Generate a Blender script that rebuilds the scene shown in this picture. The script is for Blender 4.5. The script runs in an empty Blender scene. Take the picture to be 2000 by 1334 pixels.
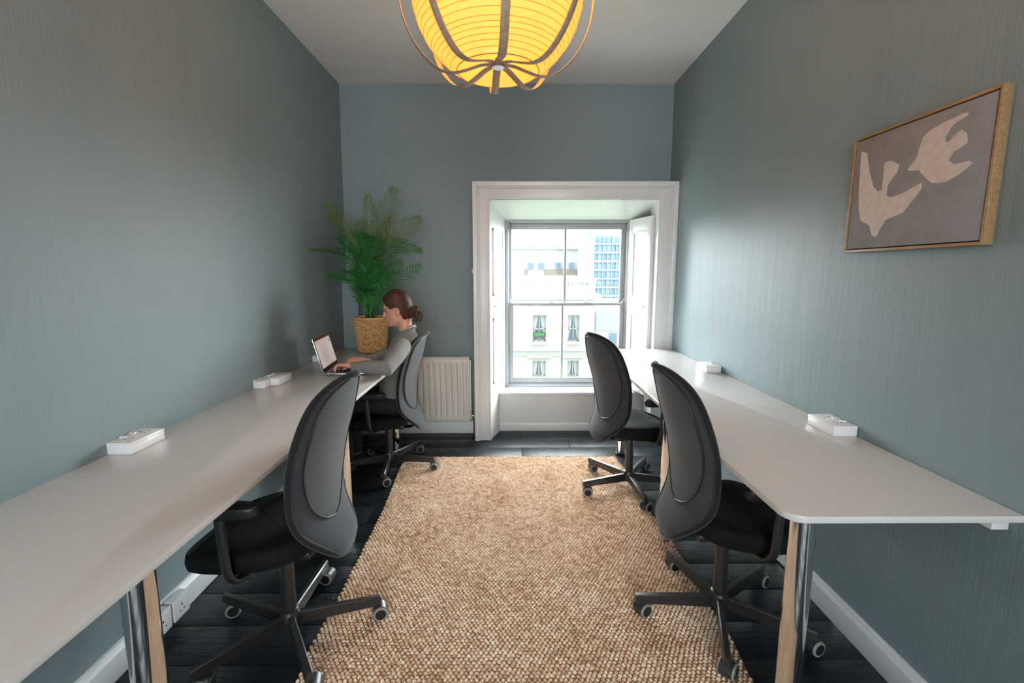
import bpy, bmesh, math, random
from mathutils import Vector, Matrix, Euler
random.seed(7)
PI = math.pi
C = bpy.context.scene.collection
scene = bpy.context.scene

# ------------------------------------------------------------------ camera
cam_d = bpy.data.cameras.new('camera'); cam = bpy.data.objects.new('camera', cam_d); C.objects.link(cam)
cam_d.sensor_width = 36.0; cam_d.lens = 926.5 / 2000 * 36.0; cam_d.clip_start = 0.02; cam_d.clip_end = 400
cam.location = (0, 0, 1.3244)
cam.rotation_euler = Euler((PI/2 - 0.1449, 0.0007, -0.0046), 'XYZ')
scene.camera = cam

# ------------------------------------------------------------------ light and exposure
w = bpy.data.worlds.new('overcast_sky'); scene.world = w; w.use_nodes = True
nt = w.node_tree; nt.nodes.clear()
o_ = nt.nodes.new('ShaderNodeOutputWorld'); b_ = nt.nodes.new('ShaderNodeBackground')
tc = nt.nodes.new('ShaderNodeTexCoord'); sp = nt.nodes.new('ShaderNodeSeparateXYZ'); rp = nt.nodes.new('ShaderNodeValToRGB')
nt.links.new(tc.outputs['Generated'], sp.inputs[0]); nt.links.new(sp.outputs['Z'], rp.inputs[0])
rp.color_ramp.elements[0].position = 0.0; rp.color_ramp.elements[0].color = (0.80, 0.86, 0.90, 1)
rp.color_ramp.elements[1].position = 0.6; rp.color_ramp.elements[1].color = (0.90, 0.97, 1.0, 1)
nt.links.new(rp.outputs[0], b_.inputs['Color']); b_.inputs['Strength'].default_value = 1.5
nt.links.new(b_.outputs[0], o_.inputs['Surface'])

sun_d = bpy.data.lights.new('hazy_sun', 'SUN'); sun = bpy.data.objects.new('hazy_sun', sun_d); C.objects.link(sun)
sun_d.energy = 20.0; sun_d.angle = math.radians(120); sun_d.color = (0.93, 0.97, 1.0)
sun.rotation_euler = Euler((math.radians(-62), 0, math.radians(-25)))      # low behind the buildings, veiled by cloud

por_d = bpy.data.lights.new('window_portal', 'AREA'); por = bpy.data.objects.new('window_portal', por_d); C.objects.link(por)
por_d.shape = 'RECTANGLE'; por_d.size = 1.05; por_d.size_y = 1.42; por_d.cycles.is_portal = True
por.location = (0.485, 4.16, 1.045); por.rotation_euler = (PI/2 + PI, 0, 0)

rear_d = bpy.data.lights.new('rear_daylight_fill', 'AREA'); rear = bpy.data.objects.new('rear_daylight_fill', rear_d); C.objects.link(rear)
rear_d.shape = 'RECTANGLE'; rear_d.size = 2.2; rear_d.size_y = 2.2; rear_d.energy = 36; rear_d.color = (0.92, 0.97, 1.0)
rear.location = (0.0, -2.97, 1.45); rear.rotation_euler = (PI/2, 0, 0)      # unseen area light added as fill, standing for daylight from behind the camera
scene.view_settings.view_transform = 'Standard'; scene.view_settings.look = 'None'
scene.view_settings.gamma = 1.0; scene.view_settings.use_curve_mapping = False
scene.view_settings.exposure = 1.95
scene.cycles.max_bounces = 10; scene.cycles.diffuse_bounces = 8; scene.cycles.glossy_bounces = 4
scene.cycles.transparent_max_bounces = 12; scene.cycles.sample_clamp_indirect = 6
scene.cycles.caustics_reflective = False; scene.cycles.caustics_refractive = False

# ------------------------------------------------------------------ materials
def mat(name, col, rough=0.5, metal=0.0, spec=0.5, emit=None, estr=0.0):
    m = bpy.data.materials.new(name); m.use_nodes = True
    p = m.node_tree.nodes['Principled BSDF']
    p.inputs['Base Color'].default_value = (*col, 1); p.inputs['Roughness'].default_value = rough
    p.inputs['Metallic'].default_value = metal; p.inputs['Specular IOR Level'].default_value = spec
    if emit: p.inputs['Emission Color'].default_value = (*emit, 1); p.inputs['Emission Strength'].default_value = estr
    return m
def nodes(m): return m.node_tree.nodes, m.node_tree.links, m.node_tree.nodes['Principled BSDF']
def coord(m, scale=(1, 1, 1), kind='Object', rot=(0, 0, 0)):
    n, l, p = nodes(m); t = n.new('ShaderNodeTexCoord'); mp = n.new('ShaderNodeMapping')
    mp.inputs['Scale'].default_value = scale; mp.inputs['Rotation'].default_value = rot
    l.new(t.outputs[kind], mp.inputs['Vector']); return mp.outputs[0]
def noise(m, vec, scale, detail=2, rough=0.5):
    n, l, p = nodes(m); t = n.new('ShaderNodeTexNoise'); t.inputs['Scale'].default_value = scale
    t.inputs['Detail'].default_value = detail; t.inputs['Roughness'].default_value = rough
    l.new(vec, t.inputs['Vector']); return t.outputs['Fac']
def ramp(m, fac, stops, target='Base Color'):
    n, l, p = nodes(m); r = n.new('ShaderNodeValToRGB'); e = r.color_ramp.elements
    while len(e) < len(stops): e.new(0.5)
    for i, (pos, c) in enumerate(stops): e[i].position = pos; e[i].color = (*c, 1) if len(c) == 3 else c
    l.new(fac, r.inputs[0])
    if target: l.new(r.outputs[0], p.inputs[target])
    return r.outputs[0]
def bump(m, h, strength=0.3, dist=0.01, prev=None):
    n, l, p = nodes(m); b = n.new('ShaderNodeBump'); b.inputs['Strength'].default_value = strength; b.inputs['Distance'].default_value = dist
    l.new(h, b.inputs['Height'])
    if prev is not None: l.new(prev, b.inputs['Normal'])
    l.new(b.outputs[0], p.inputs['Normal']); return b.outputs[0]
def math_n(m, op, a, b=None):
    n, l, p = nodes(m); k = n.new('ShaderNodeMath'); k.operation = op
    for i, v in enumerate((a, b)):
        if v is None: continue
        if isinstance(v, (int, float)): k.inputs[i].default_value = v
        else: l.new(v, k.inputs[i])
    return k.outputs[0]

M = {}
# blue-grey wall paint over lining paper with fine vertical ribs
def wall_paint(name, axis):
    m = mat(name, (0.2, 0.26, 0.27), 0.52, spec=0.35)
    v = coord(m)
    mott = noise(m, v, 1.3, 4)
    ramp(m, mott, [(0.3, (0.194, 0.254, 0.269)), (0.7, (0.220, 0.281, 0.296))])
    sc = (1.0, 1.0, 0.02) if axis == 'y' else (1.0, 1.0, 0.02)
    ribs = noise(m, coord(m, sc), 190, 3, 0.6)
    b1 = bump(m, ribs, 0.2, 0.004)
    b2 = bump(m, noise(m, coord(m, (1, 1, 0.12)), 9, 4), 0.18, 0.02, b1)
    bump(m, noise(m, v, 55, 3), 0.1, 0.004, b2)
    return m
M['wall'] = wall_paint('blue_grey_wall_paint', 'y')
M['ceiling'] = mat('ceiling_paint', (0.74, 0.745, 0.74), 0.6)
bump(M['ceiling'], noise(M['ceiling'], coord(M['ceiling']), 3, 4), 0.15, 0.02)
M['trim'] = mat('white_gloss_paint', (0.68, 0.685, 0.68), 0.3)
bump(M['trim'], noise(M['trim'], coord(M['trim'], (1, 1, 0.2)), 30, 3), 0.1, 0.004)
M['sash'] = mat('backlit_shade_sash_paint', (0.33, 0.345, 0.365), 0.35)  # sash paint darkened to put the backlit shade into its colour
M['board'] = mat('white_worn_skirting_paint', (0.72, 0.735, 0.74), 0.35)
bump(M['board'], noise(M['board'], coord(M['board']), 40, 4), 0.2, 0.004)
# black gloss floor boards
m = M['plank'] = mat('black_painted_boards', (0.012, 0.014, 0.016), 0.28, spec=0.22)
f = noise(m, coord(m, (0.5, 5, 1)), 9, 6, 0.65)
ramp(m, f, [(0.45, (0.010, 0.013, 0.016)), (0.76, (0.018, 0.022, 0.026)), (0.88, (0.09, 0.10, 0.105))])
r_ = ramp(m, noise(m, coord(m, (0.7, 3, 1)), 14, 4), [(0.3, (0.24, 0.24, 0.24)), (0.75, (0.52, 0.52, 0.52))], None)
m.node_tree.links.new(r_, nodes(m)[2].inputs['Roughness'])
bump(m, noise(m, coord(m, (0.6, 6, 1)), 12, 5, 0.6), 0.5, 0.006)
M['gap'] = mat('dark_floor_gap', (0.02, 0.02, 0.02), 0.9)
# desk
M['desk'] = mat('white_melamine', (0.64, 0.622, 0.595), 0.24, spec=0.5)
M['white_wood'] = mat('white_painted_batten', (0.66, 0.66, 0.65), 0.5)
M['chrome'] = mat('polished_chrome', (0.80, 0.80, 0.80), 0.08, 1.0)
M['socket'] = mat('white_socket_plastic', (0.80, 0.80, 0.81), 0.25)
M['slot'] = mat('socket_slot_black', (0.02, 0.02, 0.02), 0.6)
M['red'] = mat('red_switch_mark', (0.5, 0.05, 0.04), 0.5)
# chairs
def fabric(name, c, s=500, sheen=0.2):
    m = mat(name, c, 0.8, spec=0.2); p = nodes(m)[2]
    p.inputs['Sheen Weight'].default_value = sheen; p.inputs['Sheen Roughness'].default_value = 0.5
    f = noise(m, coord(m), s, 2); ramp(m, f, [(0.35, tuple(x*0.75 for x in c)), (0.65, tuple(x*1.25 for x in c))])
    bump(m, f, 0.25, 0.002); return m
M['fabric'] = fabric('charcoal_chair_fabric', (0.034, 0.039, 0.047))
M['bandfab'] = fabric('black_edge_fabric', (0.011, 0.012, 0.014))
M['meshfab'] = fabric('grey_mesh_panel', (0.038, 0.044, 0.052), 800)
M['seat'] = fabric('black_seat_fabric', (0.0065, 0.0075, 0.009), sheen=0.0)
M['blackplastic'] = mat('black_plastic', (0.012, 0.012, 0.013), 0.4)
M['blacksteel'] = mat('black_powder_coated_steel', (0.022, 0.021, 0.021), 0.33, spec=0.6)
M['greyring'] = mat('light_grey_tyre', (0.27, 0.27, 0.265), 0.5)
M['castergrey'] = mat('dark_grey_caster', (0.035, 0.036, 0.038), 0.38)
# rug
m = M['jute'] = mat('woven_jute', (0.42, 0.27, 0.15), 0.85, spec=0.15)
v = coord(m)
vor = nodes(m)[0].new('ShaderNodeTexVoronoi'); vor.inputs['Scale'].default_value = 60; m.node_tree.links.new(v, vor.inputs['Vector'])
cell = nodes(m)[0].new('ShaderNodeSeparateColor'); m.node_tree.links.new(vor.outputs['Color'], cell.inputs[0])
big = noise(m, v, 3.2, 4); mix = math_n(m, 'ADD', math_n(m, 'MULTIPLY', cell.outputs[0], 0.55), math_n(m, 'MULTIPLY', big, 0.58))
fib = noise(m, coord(m, (1, 0.5, 1)), 420, 2); mix = math_n(m, 'ADD', mix, math_n(m, 'MULTIPLY', math_n(m, 'SUBTRACT', fib, 0.5), 0.5))
ramp(m, mix, [(0.12, (0.40, 0.22, 0.12)), (0.36, (0.64, 0.435, 0.29)), (0.58, (0.79, 0.60, 0.44)), (0.85, (0.90, 0.77, 0.62))])
bump(m, fib, 0.5, 0.003)
M['jutebase'] = mat('jute_backing', (0.33, 0.19, 0.10), 0.95)
# lamp
m = M['paper'] = mat('glowing_rice_paper', (0.45, 0.28, 0.10), 0.8, emit=(1.0, 0.55, 0.115), estr=0.075)
r_ = ramp(m, noise(m, coord(m), 60, 3), [(0.3, (1.0, 0.38, 0.10)), (0.7, (1.0, 0.44, 0.14))], 'Emission Color')
n, l, p = nodes(m); mx = n.new('ShaderNodeMixShader'); tr = n.new('ShaderNodeBsdfTransparent'); mx.inputs[0].default_value = 0.16; tr.inputs[0].default_value = (1.0, 0.74, 0.42, 1)
l.new(p.outputs[0], mx.inputs[1]); l.new(tr.outputs[0], mx.inputs[2]); l.new(mx.outputs[0], n['Material Output'].inputs[0])   # thin paper lets part of the bulb's light straight through
M['lampwood'] = mat('pale_bentwood', (0.36, 0.27, 0.19), 0.45)
f = noise(M['lampwood'], coord(M['lampwood'], (1, 1, 0.15)), 90, 3); ramp(M['lampwood'], f, [(0.3, (0.36, 0.235, 0.15)), (0.7, (0.50, 0.345, 0.225))])
M['wire'] = mat('thin_brown_wire', (0.25, 0.13, 0.04), 0.6)
M['metalgrey'] = mat('brushed_steel', (0.55, 0.55, 0.55), 0.35, 1.0)
# picture
M['oak'] = mat('oak_frame', (0.40, 0.24, 0.11), 0.5)
f = noise(M['oak'], coord(M['oak'], (8, 1, 8)), 18, 4); ramp(M['oak'], f, [(0.3, (0.26, 0.145, 0.062)), (0.7, (0.37, 0.225, 0.105))])
m = M['canvas'] = mat('grey_canvas', (0.25, 0.245, 0.25), 0.85, spec=0.1)
f = noise(m, coord(m), 14, 6, 0.7); ramp(m, f, [(0.3, (0.225, 0.215, 0.215)), (0.6, (0.27, 0.265, 0.27)), (0.8, (0.30, 0.30, 0.305))])
bump(m, noise(m, coord(m), 600, 1), 0.2, 0.001)
m = M['birdpaint'] = mat('pale_bird_paint', (0.55, 0.50, 0.46), 0.85, spec=0.1)
f = noise(m, coord(m), 40, 4); ramp(m, f, [(0.3, (0.50, 0.45, 0.41)), (0.7, (0.60, 0.55, 0.51))])
# radiator, outside
M['radiator'] = mat('cream_radiator_enamel', (0.62, 0.60, 0.57), 0.35)
M['copper'] = mat('dull_pipe', (0.10, 0.09, 0.085), 0.45, 0.4)
M['brass'] = mat('valve_metal', (0.5, 0.47, 0.42), 0.35, 1.0)
m = M['glass'] = bpy.data.materials.new('window_glass'); m.use_nodes = True; n = m.node_tree.nodes; n.clear(); l = m.node_tree.links
oo = n.new('ShaderNodeOutputMaterial'); mx = n.new('ShaderNodeMixShader'); tr = n.new('ShaderNodeBsdfTransparent'); gl = n.new('ShaderNodeBsdfGlossy')
tr.inputs[0].default_value = (0.97, 0.985, 0.98, 1); gl.inputs['Roughness'].default_value = 0.02; mx.inputs[0].default_value = 0.012
l.new(tr.outputs[0], mx.inputs[1]); l.new(gl.outputs[0], mx.inputs[2]); l.new(mx.outputs[0], oo.inputs[0])
M['stucco'] = mat('white_stucco', (0.31, 0.302, 0.29), 0.8)
M['stucco2'] = mat('cream_stucco', (0.30, 0.297, 0.292), 0.8)
M['stone'] = mat('grey_brown_stone', (0.165, 0.14, 0.122), 0.9)
M['slate'] = mat('grey_slate', (0.10, 0.105, 0.11), 0.7)
M['brick'] = mat('beige_brick', (0.24, 0.175, 0.13), 0.9)
M['farglass'] = mat('blue_grey_glass', (0.075, 0.125, 0.17), 0.25)
M['towerglass'] = mat('pale_blue_curtain_wall', (0.22, 0.32, 0.39), 0.3)
M['towerdark'] = mat('deep_blue_pane', (0.15, 0.24, 0.31), 0.25)
M['curtain'] = mat('net_curtain', (0.36, 0.36, 0.37), 0.9)
M['leafy'] = mat('window_box_green', (0.05, 0.16, 0.06), 0.8)
M['copperspire'] = mat('verdigris_spire', (0.05, 0.20, 0.30), 0.6)
M['lawn'] = mat('mown_grass', (0.09, 0.15, 0.06), 0.9)
M['asphalt'] = mat('street_asphalt', (0.13, 0.135, 0.13), 0.9)
# plant
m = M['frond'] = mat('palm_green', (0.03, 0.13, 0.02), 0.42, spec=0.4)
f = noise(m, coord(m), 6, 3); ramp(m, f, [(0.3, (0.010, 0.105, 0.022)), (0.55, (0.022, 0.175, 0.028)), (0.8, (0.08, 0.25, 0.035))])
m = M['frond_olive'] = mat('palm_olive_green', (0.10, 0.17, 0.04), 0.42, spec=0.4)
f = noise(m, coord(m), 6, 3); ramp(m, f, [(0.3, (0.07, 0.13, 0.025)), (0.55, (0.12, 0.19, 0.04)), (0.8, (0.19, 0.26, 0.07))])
M['stem'] = mat('palm_stem_green', (0.02, 0.075, 0.015), 0.5)
m = M['liner'] = mat('dark_basket_liner', (0.16, 0.085, 0.035), 0.9)
m = M['wicker'] = mat('water_hyacinth_weave', (0.42, 0.26, 0.12), 0.75, spec=0.2)
f = noise(m, coord(m), 70, 3); ramp(m, f, [(0.3, (0.46, 0.235, 0.075)), (0.5, (0.76, 0.45, 0.19)), (0.75, (0.90, 0.63, 0.34))])
M['soil'] = mat('dark_potting_soil', (0.03, 0.02, 0.012), 0.95)
# laptop
M['alu'] = mat('silver_aluminium', (0.62, 0.62, 0.63), 0.32, 0.9)
M['bezel'] = mat('black_glass_bezel', (0.012, 0.012, 0.014), 0.2)
M['key'] = mat('black_keys', (0.014, 0.014, 0.016), 0.5)
M['screen'] = mat('lit_document_screen', (0.25, 0.22, 0.21), 0.4, emit=(0.80, 0.68, 0.62), estr=0.13)
M['screenpink'] = mat('lit_pink_header', (0.25, 0.18, 0.18), 0.4, emit=(0.85, 0.52, 0.50), estr=0.13)
M['screentext'] = mat('lit_grey_text', (0.2, 0.2, 0.2), 0.4, emit=(0.5, 0.46, 0.44), estr=0.07)
M['screenblue'] = mat('lit_blue_button', (0.05, 0.1, 0.2), 0.4, emit=(0.10, 0.30, 0.62), estr=0.2)
# person
m = M['skin'] = mat('fair_skin', (0.58, 0.31, 0.22), 0.5, spec=0.35)
nodes(m)[2].inputs['Subsurface Weight'].default_value = 0.12; nodes(m)[2].inputs['Subsurface Radius'].default_value = (0.02, 0.008, 0.004); nodes(m)[2].inputs['Subsurface Scale'].default_value = 0.5
f = noise(m, coord(m), 18, 3); ramp(m, f, [(0.3, (0.68, 0.31, 0.22)), (0.7, (0.76, 0.40, 0.29))])
m = M['hair'] = mat('brown_hair', (0.055, 0.022, 0.012), 0.55, spec=0.3)
f = noise(m, coord(m, (0.12, 1, 1), rot=(0, 0.75, 0)), 190, 3); ramp(m, f, [(0.3, (0.026, 0.010, 0.006)), (0.55, (0.075, 0.030, 0.016)), (0.8, (0.17, 0.075, 0.04))])
bump(m, f, 0.5, 0.004)
m = M['knit'] = mat('grey_rib_knit', (0.20, 0.20, 0.195), 0.95, spec=0.1)
wv = nodes(m)[0].new('ShaderNodeTexWave'); wv.wave_type = 'BANDS'; wv.bands_direction = 'DIAGONAL'; wv.inputs['Scale'].default_value = 88; wv.inputs['Distortion'].default_value = 0.5
m.node_tree.links.new(coord(m, (1, 0.75, 0.55)), wv.inputs['Vector'])
ramp(m, wv.outputs['Fac'], [(0.05, (0.19, 0.186, 0.178)), (0.8, (0.33, 0.325, 0.312))]); bump(m, wv.outputs['Fac'], 0.5, 0.004)
M['trouser'] = mat('black_trousers', (0.010, 0.012, 0.015), 0.8)
M['shoe'] = mat('black_shoe', (0.012, 0.012, 0.012), 0.5)
M['eye'] = mat('dark_eye', (0.02, 0.012, 0.01), 0.2)
M['lipm'] = mat('lip_pink', (0.48, 0.17, 0.14), 0.5)
M['white_cotton'] = mat('white_undershirt', (0.75, 0.73, 0.7), 0.8)
M['cable'] = mat('black_cable', (0.012, 0.012, 0.012), 0.5)

# ------------------------------------------------------------------ mesh helpers
class MB:
    def __init__(s): s.v = []; s.f = []
    def add(s, vs, fs):
        k = len(s.v); s.v += [tuple(v) for v in vs]; s.f += [tuple(i + k for i in f) for f in fs]; return s
    def box(s, c, d, R=None):
        hx, hy, hz = d[0]/2, d[1]/2, d[2]/2
        vs = [Vector((x*hx, y*hy, z*hz)) for x in (-1, 1) for y in (-1, 1) for z in (-1, 1)]
        if R is not None: vs = [R @ v for v in vs]
        c = Vector(c); vs = [v + c for v in vs]
        return s.add(vs, [(0,1,3,2), (4,6,7,5), (0,4,5,1), (2,3,7,6), (0,2,6,4), (1,5,7,3)])
    def bar(s, p, q, wx, wz, up=(0, 0, 1)):
        p, q = Vector(p), Vector(q); d = q - p; L = d.length; d.normalize(); up = Vector(up)
        x = d.cross(up).normalized(); z = x.cross(d); R = Matrix((x, d, z)).transposed()
        return s.box((p + q)/2, (wx, L, wz), R)
    def tube(s, pts, r, n=12, caps=True, up=None):
        """sweep through pts; r a number or list; entries may be (ra, rb) for ellipses along the frame's two axes"""
        pts = [Vector(p) for p in pts]; N = len(pts)
        if not isinstance(r, (list, tuple)): r = [r]*N
        ref = Vector(up) if up is not None else None; rings = []; prev = None
        for i in range(N):
            d = (pts[min(i+1, N-1)] - pts[max(i-1, 0)]).normalized()
            if ref is not None: a = (ref - d*ref.dot(d))
            elif prev is None: a = d.orthogonal()
            else: a = prev - d*prev.dot(d)
            if a.length < 1e-6: a = d.orthogonal()
            a.normalize(); prev = a; b = d.cross(a)
            ra, rb = r[i] if isinstance(r[i], (list, tuple)) else (r[i], r[i])
            rings.append([pts[i] + a*math.cos(t)*ra + b*math.sin(t)*rb for t in [2*PI*k/n for k in range(n)]])
        return s.rings(rings, caps)
    def rings(s, rings, caps=True, closed=True):
        n = len(rings[0]); vs = [v for r in rings for v in r]; fs = []
        m = n if closed else n - 1
        for i in range(len(rings)-1):
            for k in range(m): fs.append((i*n+k, i*n+(k+1) % n, (i+1)*n+(k+1) % n, (i+1)*n+k))
        if caps and closed:
            fs.append(tuple(range(n-1, -1, -1))); o = (len(rings)-1)*n; fs.append(tuple(o+k for k in range(n)))
        return s.add(vs, fs)
    def capsule(s, pts, r, n=12, up=None):
        """tube with rounded ends"""
        pts = [Vector(p) for p in pts]; r = list(r) if isinstance(r, (list, tuple)) else [r]*len(pts)
        g = lambda q, k: tuple(x*k for x in q) if isinstance(q, (list, tuple)) else q*k
        mean = lambda q: (q[0]+q[1])/2 if isinstance(q, (list, tuple)) else q
        d0 = (pts[0]-pts[1]).normalized(); d1 = (pts[-1]-pts[-2]).normalized(); P = []; Q = []
        for a in (0.08, 0.4, 0.8, 1.15): P.append(pts[0] + d0*mean(r[0])*math.cos(a)); Q.append(g(r[0], math.sin(a)))
        P += pts; Q += r
        for a in (1.15, 0.8, 0.4, 0.08): P.append(pts[-1] + d1*mean(r[-1])*math.cos(a)); Q.append(g(r[-1], math.sin(a)))
        return s.tube(P, Q, n, True, up)
    def lathe(s, prof, n=32, c=(0, 0, 0), caps=True):
        rings = [[Vector((c[0]+r*math.cos(2*PI*k/n), c[1]+r*math.sin(2*PI*k/n), c[2]+z)) for k in range(n)] for r, z in prof]
        return s.rings(rings, caps)
    def cyl(s, p, q, r, n=20): return s.tube([p, q], [r, r], n)
    def ball(s, c, r, nu=16, nv=10, R=None):
        c = Vector(c); r = r if isinstance(r, (list, tuple)) else (r, r, r); rings = []
        for j in range(nv+1):
            th = 0.02 + (PI-0.04)*j/nv; ring = []
            for k in range(nu):
                ph = 2*PI*k/nu; v = Vector((r[0]*math.sin(th)*math.cos(ph), r[1]*math.sin(th)*math.sin(ph), -r[2]*math.cos(th)))
                ring.append(c + (R @ v if R is not None else v))
            rings.append(ring)
        return s.rings(rings)
    def prism(s, poly, axis, a, b):
        """polygon in the plane across axis ('x': (y,z), 'y': (x,z), 'z': (x,y)), extruded from a to b"""
        mk = {'x': lambda p, t: (t, p[0], p[1]), 'y': lambda p, t: (p[0], t, p[1]), 'z': lambda p, t: (p[0], p[1], t)}[axis]
        n = len(poly); vs = [mk(p, a) for p in poly] + [mk(p, b) for p in poly]
        fs = [tuple(range(n))[::-1], tuple(range(n, 2*n))] + [(k, (k+1) % n, n+(k+1) % n, n+k) for k in range(n)]
        return s.add(vs, fs)
    def build(s, name, m, parent=None, smooth=40, bevel=0.0, seg=2, kind=None):
        me = bpy.data.meshes.new(name); me.from_pydata([tuple(v) for v in s.v], [], s.f); me.validate()
        bm = bmesh.new(); bm.from_mesh(me); bmesh.ops.recalc_face_normals(bm, faces=bm.faces[:])
        if bevel:
            es = [e for e in bm.edges if len(e.link_faces) == 2 and e.calc_face_angle(0) > 0.5]
            bmesh.ops.bevel(bm, geom=es, offset=bevel, segments=seg, affect='EDGES', profile=0.5, clamp_overlap=True)
        bm.to_mesh(me); bm.free()
        if smooth:
            for p in me.polygons: p.use_smooth = True
            me.set_sharp_from_angle(angle=math.radians(smooth))
        me.materials.append(m)
        o = bpy.data.objects.new(name, me); C.objects.link(o)
        if parent is not None: o.parent = parent
        if kind: o['kind'] = kind
        return o
def box(name, lo, hi, m, parent=None, bevel=0.0, kind=None):
    c = [(a+b)/2 for a, b in zip(lo, hi)]; d = [b-a for a, b in zip(lo, hi)]
    return MB().box(c, d).build(name, m, parent, 40, bevel, 2, kind)
def tag(o, label=None, cat=None, group=None):
    if label: o['label'] = label
    if cat: o['category'] = cat
    if group: o['group'] = group
    return o
def thing(name, label, cat, loc=(0, 0, 0), rz=0.0, group=None):
    o = bpy.data.objects.new(name, None); o.empty_display_size = 0.05; C.objects.link(o)
    o.location = loc; o.rotation_euler = (0, 0, rz); return tag(o, label, cat, group)
def struct(o): o['kind'] = 'structure'; return o
def kids(o): return [c for c in C.objects if c.parent == o]
def copy_tree(o, parent=None):
    c = o.copy(); C.objects.link(c)
    if parent is not None: c.parent = parent
    for ch in kids(o): copy_tree(ch, c)
    return c
def spline(pts, n=8):
    pts = [Vector(p) for p in pts]; out = []
    for i in range(len(pts)-1):
        a = pts[max(i-1, 0)]; b = pts[i]; c = pts[i+1]; d = pts[min(i+2, len(pts)-1)]
        for k in range(n):
            t = k/n; out.append(0.5*((2*b) + (c-a)*t + (2*a-5*b+4*c-d)*t*t + (3*b-a-3*c+d)*t**3))
    out.append(pts[-1]); return out
def interp(xs, ys, x):
    if x <= xs[0]: return ys[0]
    for i in range(len(xs)-1):
        if x <= xs[i+1]:
            t = (x-xs[i])/(xs[i+1]-xs[i])
            return ys[i] + (ys[i+1]-ys[i])*t
    return ys[-1]

# ------------------------------------------------------------------ room shell
XL, XR, YB, ZC, YF = -1.310, 1.250, 3.814, 2.730, -3.00      # left, right, back (window) wall, ceiling, wall behind the camera
SY = 3.611                                                   # front of the boxed window surround
T = 0.14
def wall_slab(name, quad, out):                              # quad: 4 inner corners, thickened outwards
    out = Vector(out)*T; vs = [Vector(q) for q in quad] + [Vector(q)+out for q in quad]
    fs = [(0,1,2,3), (7,6,5,4)] + [(k, (k+1) % 4, 4+(k+1) % 4, 4+k) for k in range(4)]
    return struct(MB().add(vs, fs).build(name, M['wall'], None, 0))
wall_slab('wall_left', [(XL, YF, 0), (XL, YB, 0), (XL+0.026, YB, ZC), (XL+0.012, YF, ZC)], (-1, 0, 0))
wall_slab('wall_right', [(XR, YF, 0), (XR, YB, 0), (XR-0.006, YB, ZC), (XR+0.004, YF, ZC)], (1, 0, 0))
wall_slab('wall_front', [(XL, YF, 0), (XR, YF, 0), (XR+0.004, YF, ZC), (XL+0.012, YF, ZC)], (0, -1, 0))
# window wall: opening x -0.20..1.16, z 0..1.88
wb = MB()
wb.box(((XL-T-0.20)/2, YB+0.22, ZC/2), (abs(XL-T+0.20), 0.44, ZC))
wb.box(((1.20+XR+T)/2, YB+0.22, ZC/2), (XR+T-1.20, 0.44, ZC))
wb.box((0.50, YB+0.22, (1.90+ZC)/2), (1.40, 0.44, ZC-1.90))
wb.box((0.50, YB+0.33, 0.15), (1.40, 0.22, 0.30))
struct(wb.build('wall_back', M['wall'], None, 0))
struct(box('ceiling', (XL-T, YF-T, ZC), (XR+T, YB+0.44, ZC+0.15), M['ceiling']))
# floor: sub-floor with each board a piece of its own
floor = struct(box('floor', (XL-T, YF-T, -0.06), (XR+T, YB+0.12, -0.022), M['gap']))
rows = []; yy = 3.838; seams = []
while yy > YF: seams.append(yy); yy -= 0.1835
rnd = random.Random(3)
joints = {0: [], 1: [0.46], 2: [0.09, 0.83], 3: [-0.2]}
runs = [(3.6545, 3.811, XL, -0.16, 50), (3.6545, 3.852, -0.16, 1.14, 51), (3.6545, 3.811, 1.14, XR, 52)]
runs += [(max(y1-0.1835, YF), y1, XL, XR, i) for i, y1 in enumerate(seams) if i]
for y0, y1, x0, x1, i in runs:
    mid = [] if i >= 50 else (joints[i] if i in joints else [rnd.choice([-0.71, -0.35, 0.2, 0.6, 0.95]) + rnd.uniform(-0.08, 0.08)])
    cuts = [x0] + mid + [x1]
    for a, b in zip(cuts[:-1], cuts[1:]):
        g = 0.0016; sk = 0.0 if i >= 50 else 0.008
        vs = [(a+g, y0+g+sk*(a/1.25), 0), (b-g, y0+g+sk*(b/1.25), 0), (b-g, y1-g+sk*(b/1.25), 0), (a+g, y1-g+sk*(a/1.25), 0)]
        dz = rnd.uniform(-0.0012, 0.0); tl = rnd.uniform(-0.0012, 0.0012)
        top = [(x, y, dz+(tl if k > 1 else 0)) for k, (x, y, z) in enumerate(vs)]; low = [(x, y, -0.022) for x, y, z in vs]
        MB().add(low+top, [(3,2,1,0), (4,5,6,7)] + [(k, (k+1) % 4, 4+(k+1) % 4, 4+k) for k in range(4)]).build('plank', M['plank'], floor, 30, 0.0022, 2)
# skirting boards
def skirt(name, poly, axis, a, b): return struct(MB().prism(poly, axis, a, b).build(name, M['board'], None, 40, 0.002))
skirt('baseboard_left', [(XL-0.001, 0.001), (XL+0.021, 0.001), (XL+0.021, 0.085), (XL+0.014, 0.095), (XL+0.012, 0.105), (XL-0.001, 0.108)], 'y', YF, YB)
skirt('baseboard_right', [(XR+0.001, 0.001), (XR-0.021, 0.001), (XR-0.021, 0.085), (XR-0.014, 0.095), (XR-0.012, 0.105), (XR+0.001, 0.108)], 'y', YF, SY)
skirt('baseboard_back', [(YB+0.001, 0.001), (YB-0.021, 0.001), (YB-0.021, 0.095), (YB-0.012, 0.105), (YB+0.001, 0.108)], 'x', XL, -0.277)
skirt('baseboard_front', [(YF-0.001, 0.001), (YF+0.021, 0.001), (YF+0.021, 0.105), (YF-0.001, 0.108)], 'x', XL, XR)
# pipe boxing in the left back corner
struct(MB().box((-1.245, 3.755, 0.64), (0.13, 0.118, 1.25)).build('trim_1', M['wall'], None, 0, 0.004))

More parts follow.
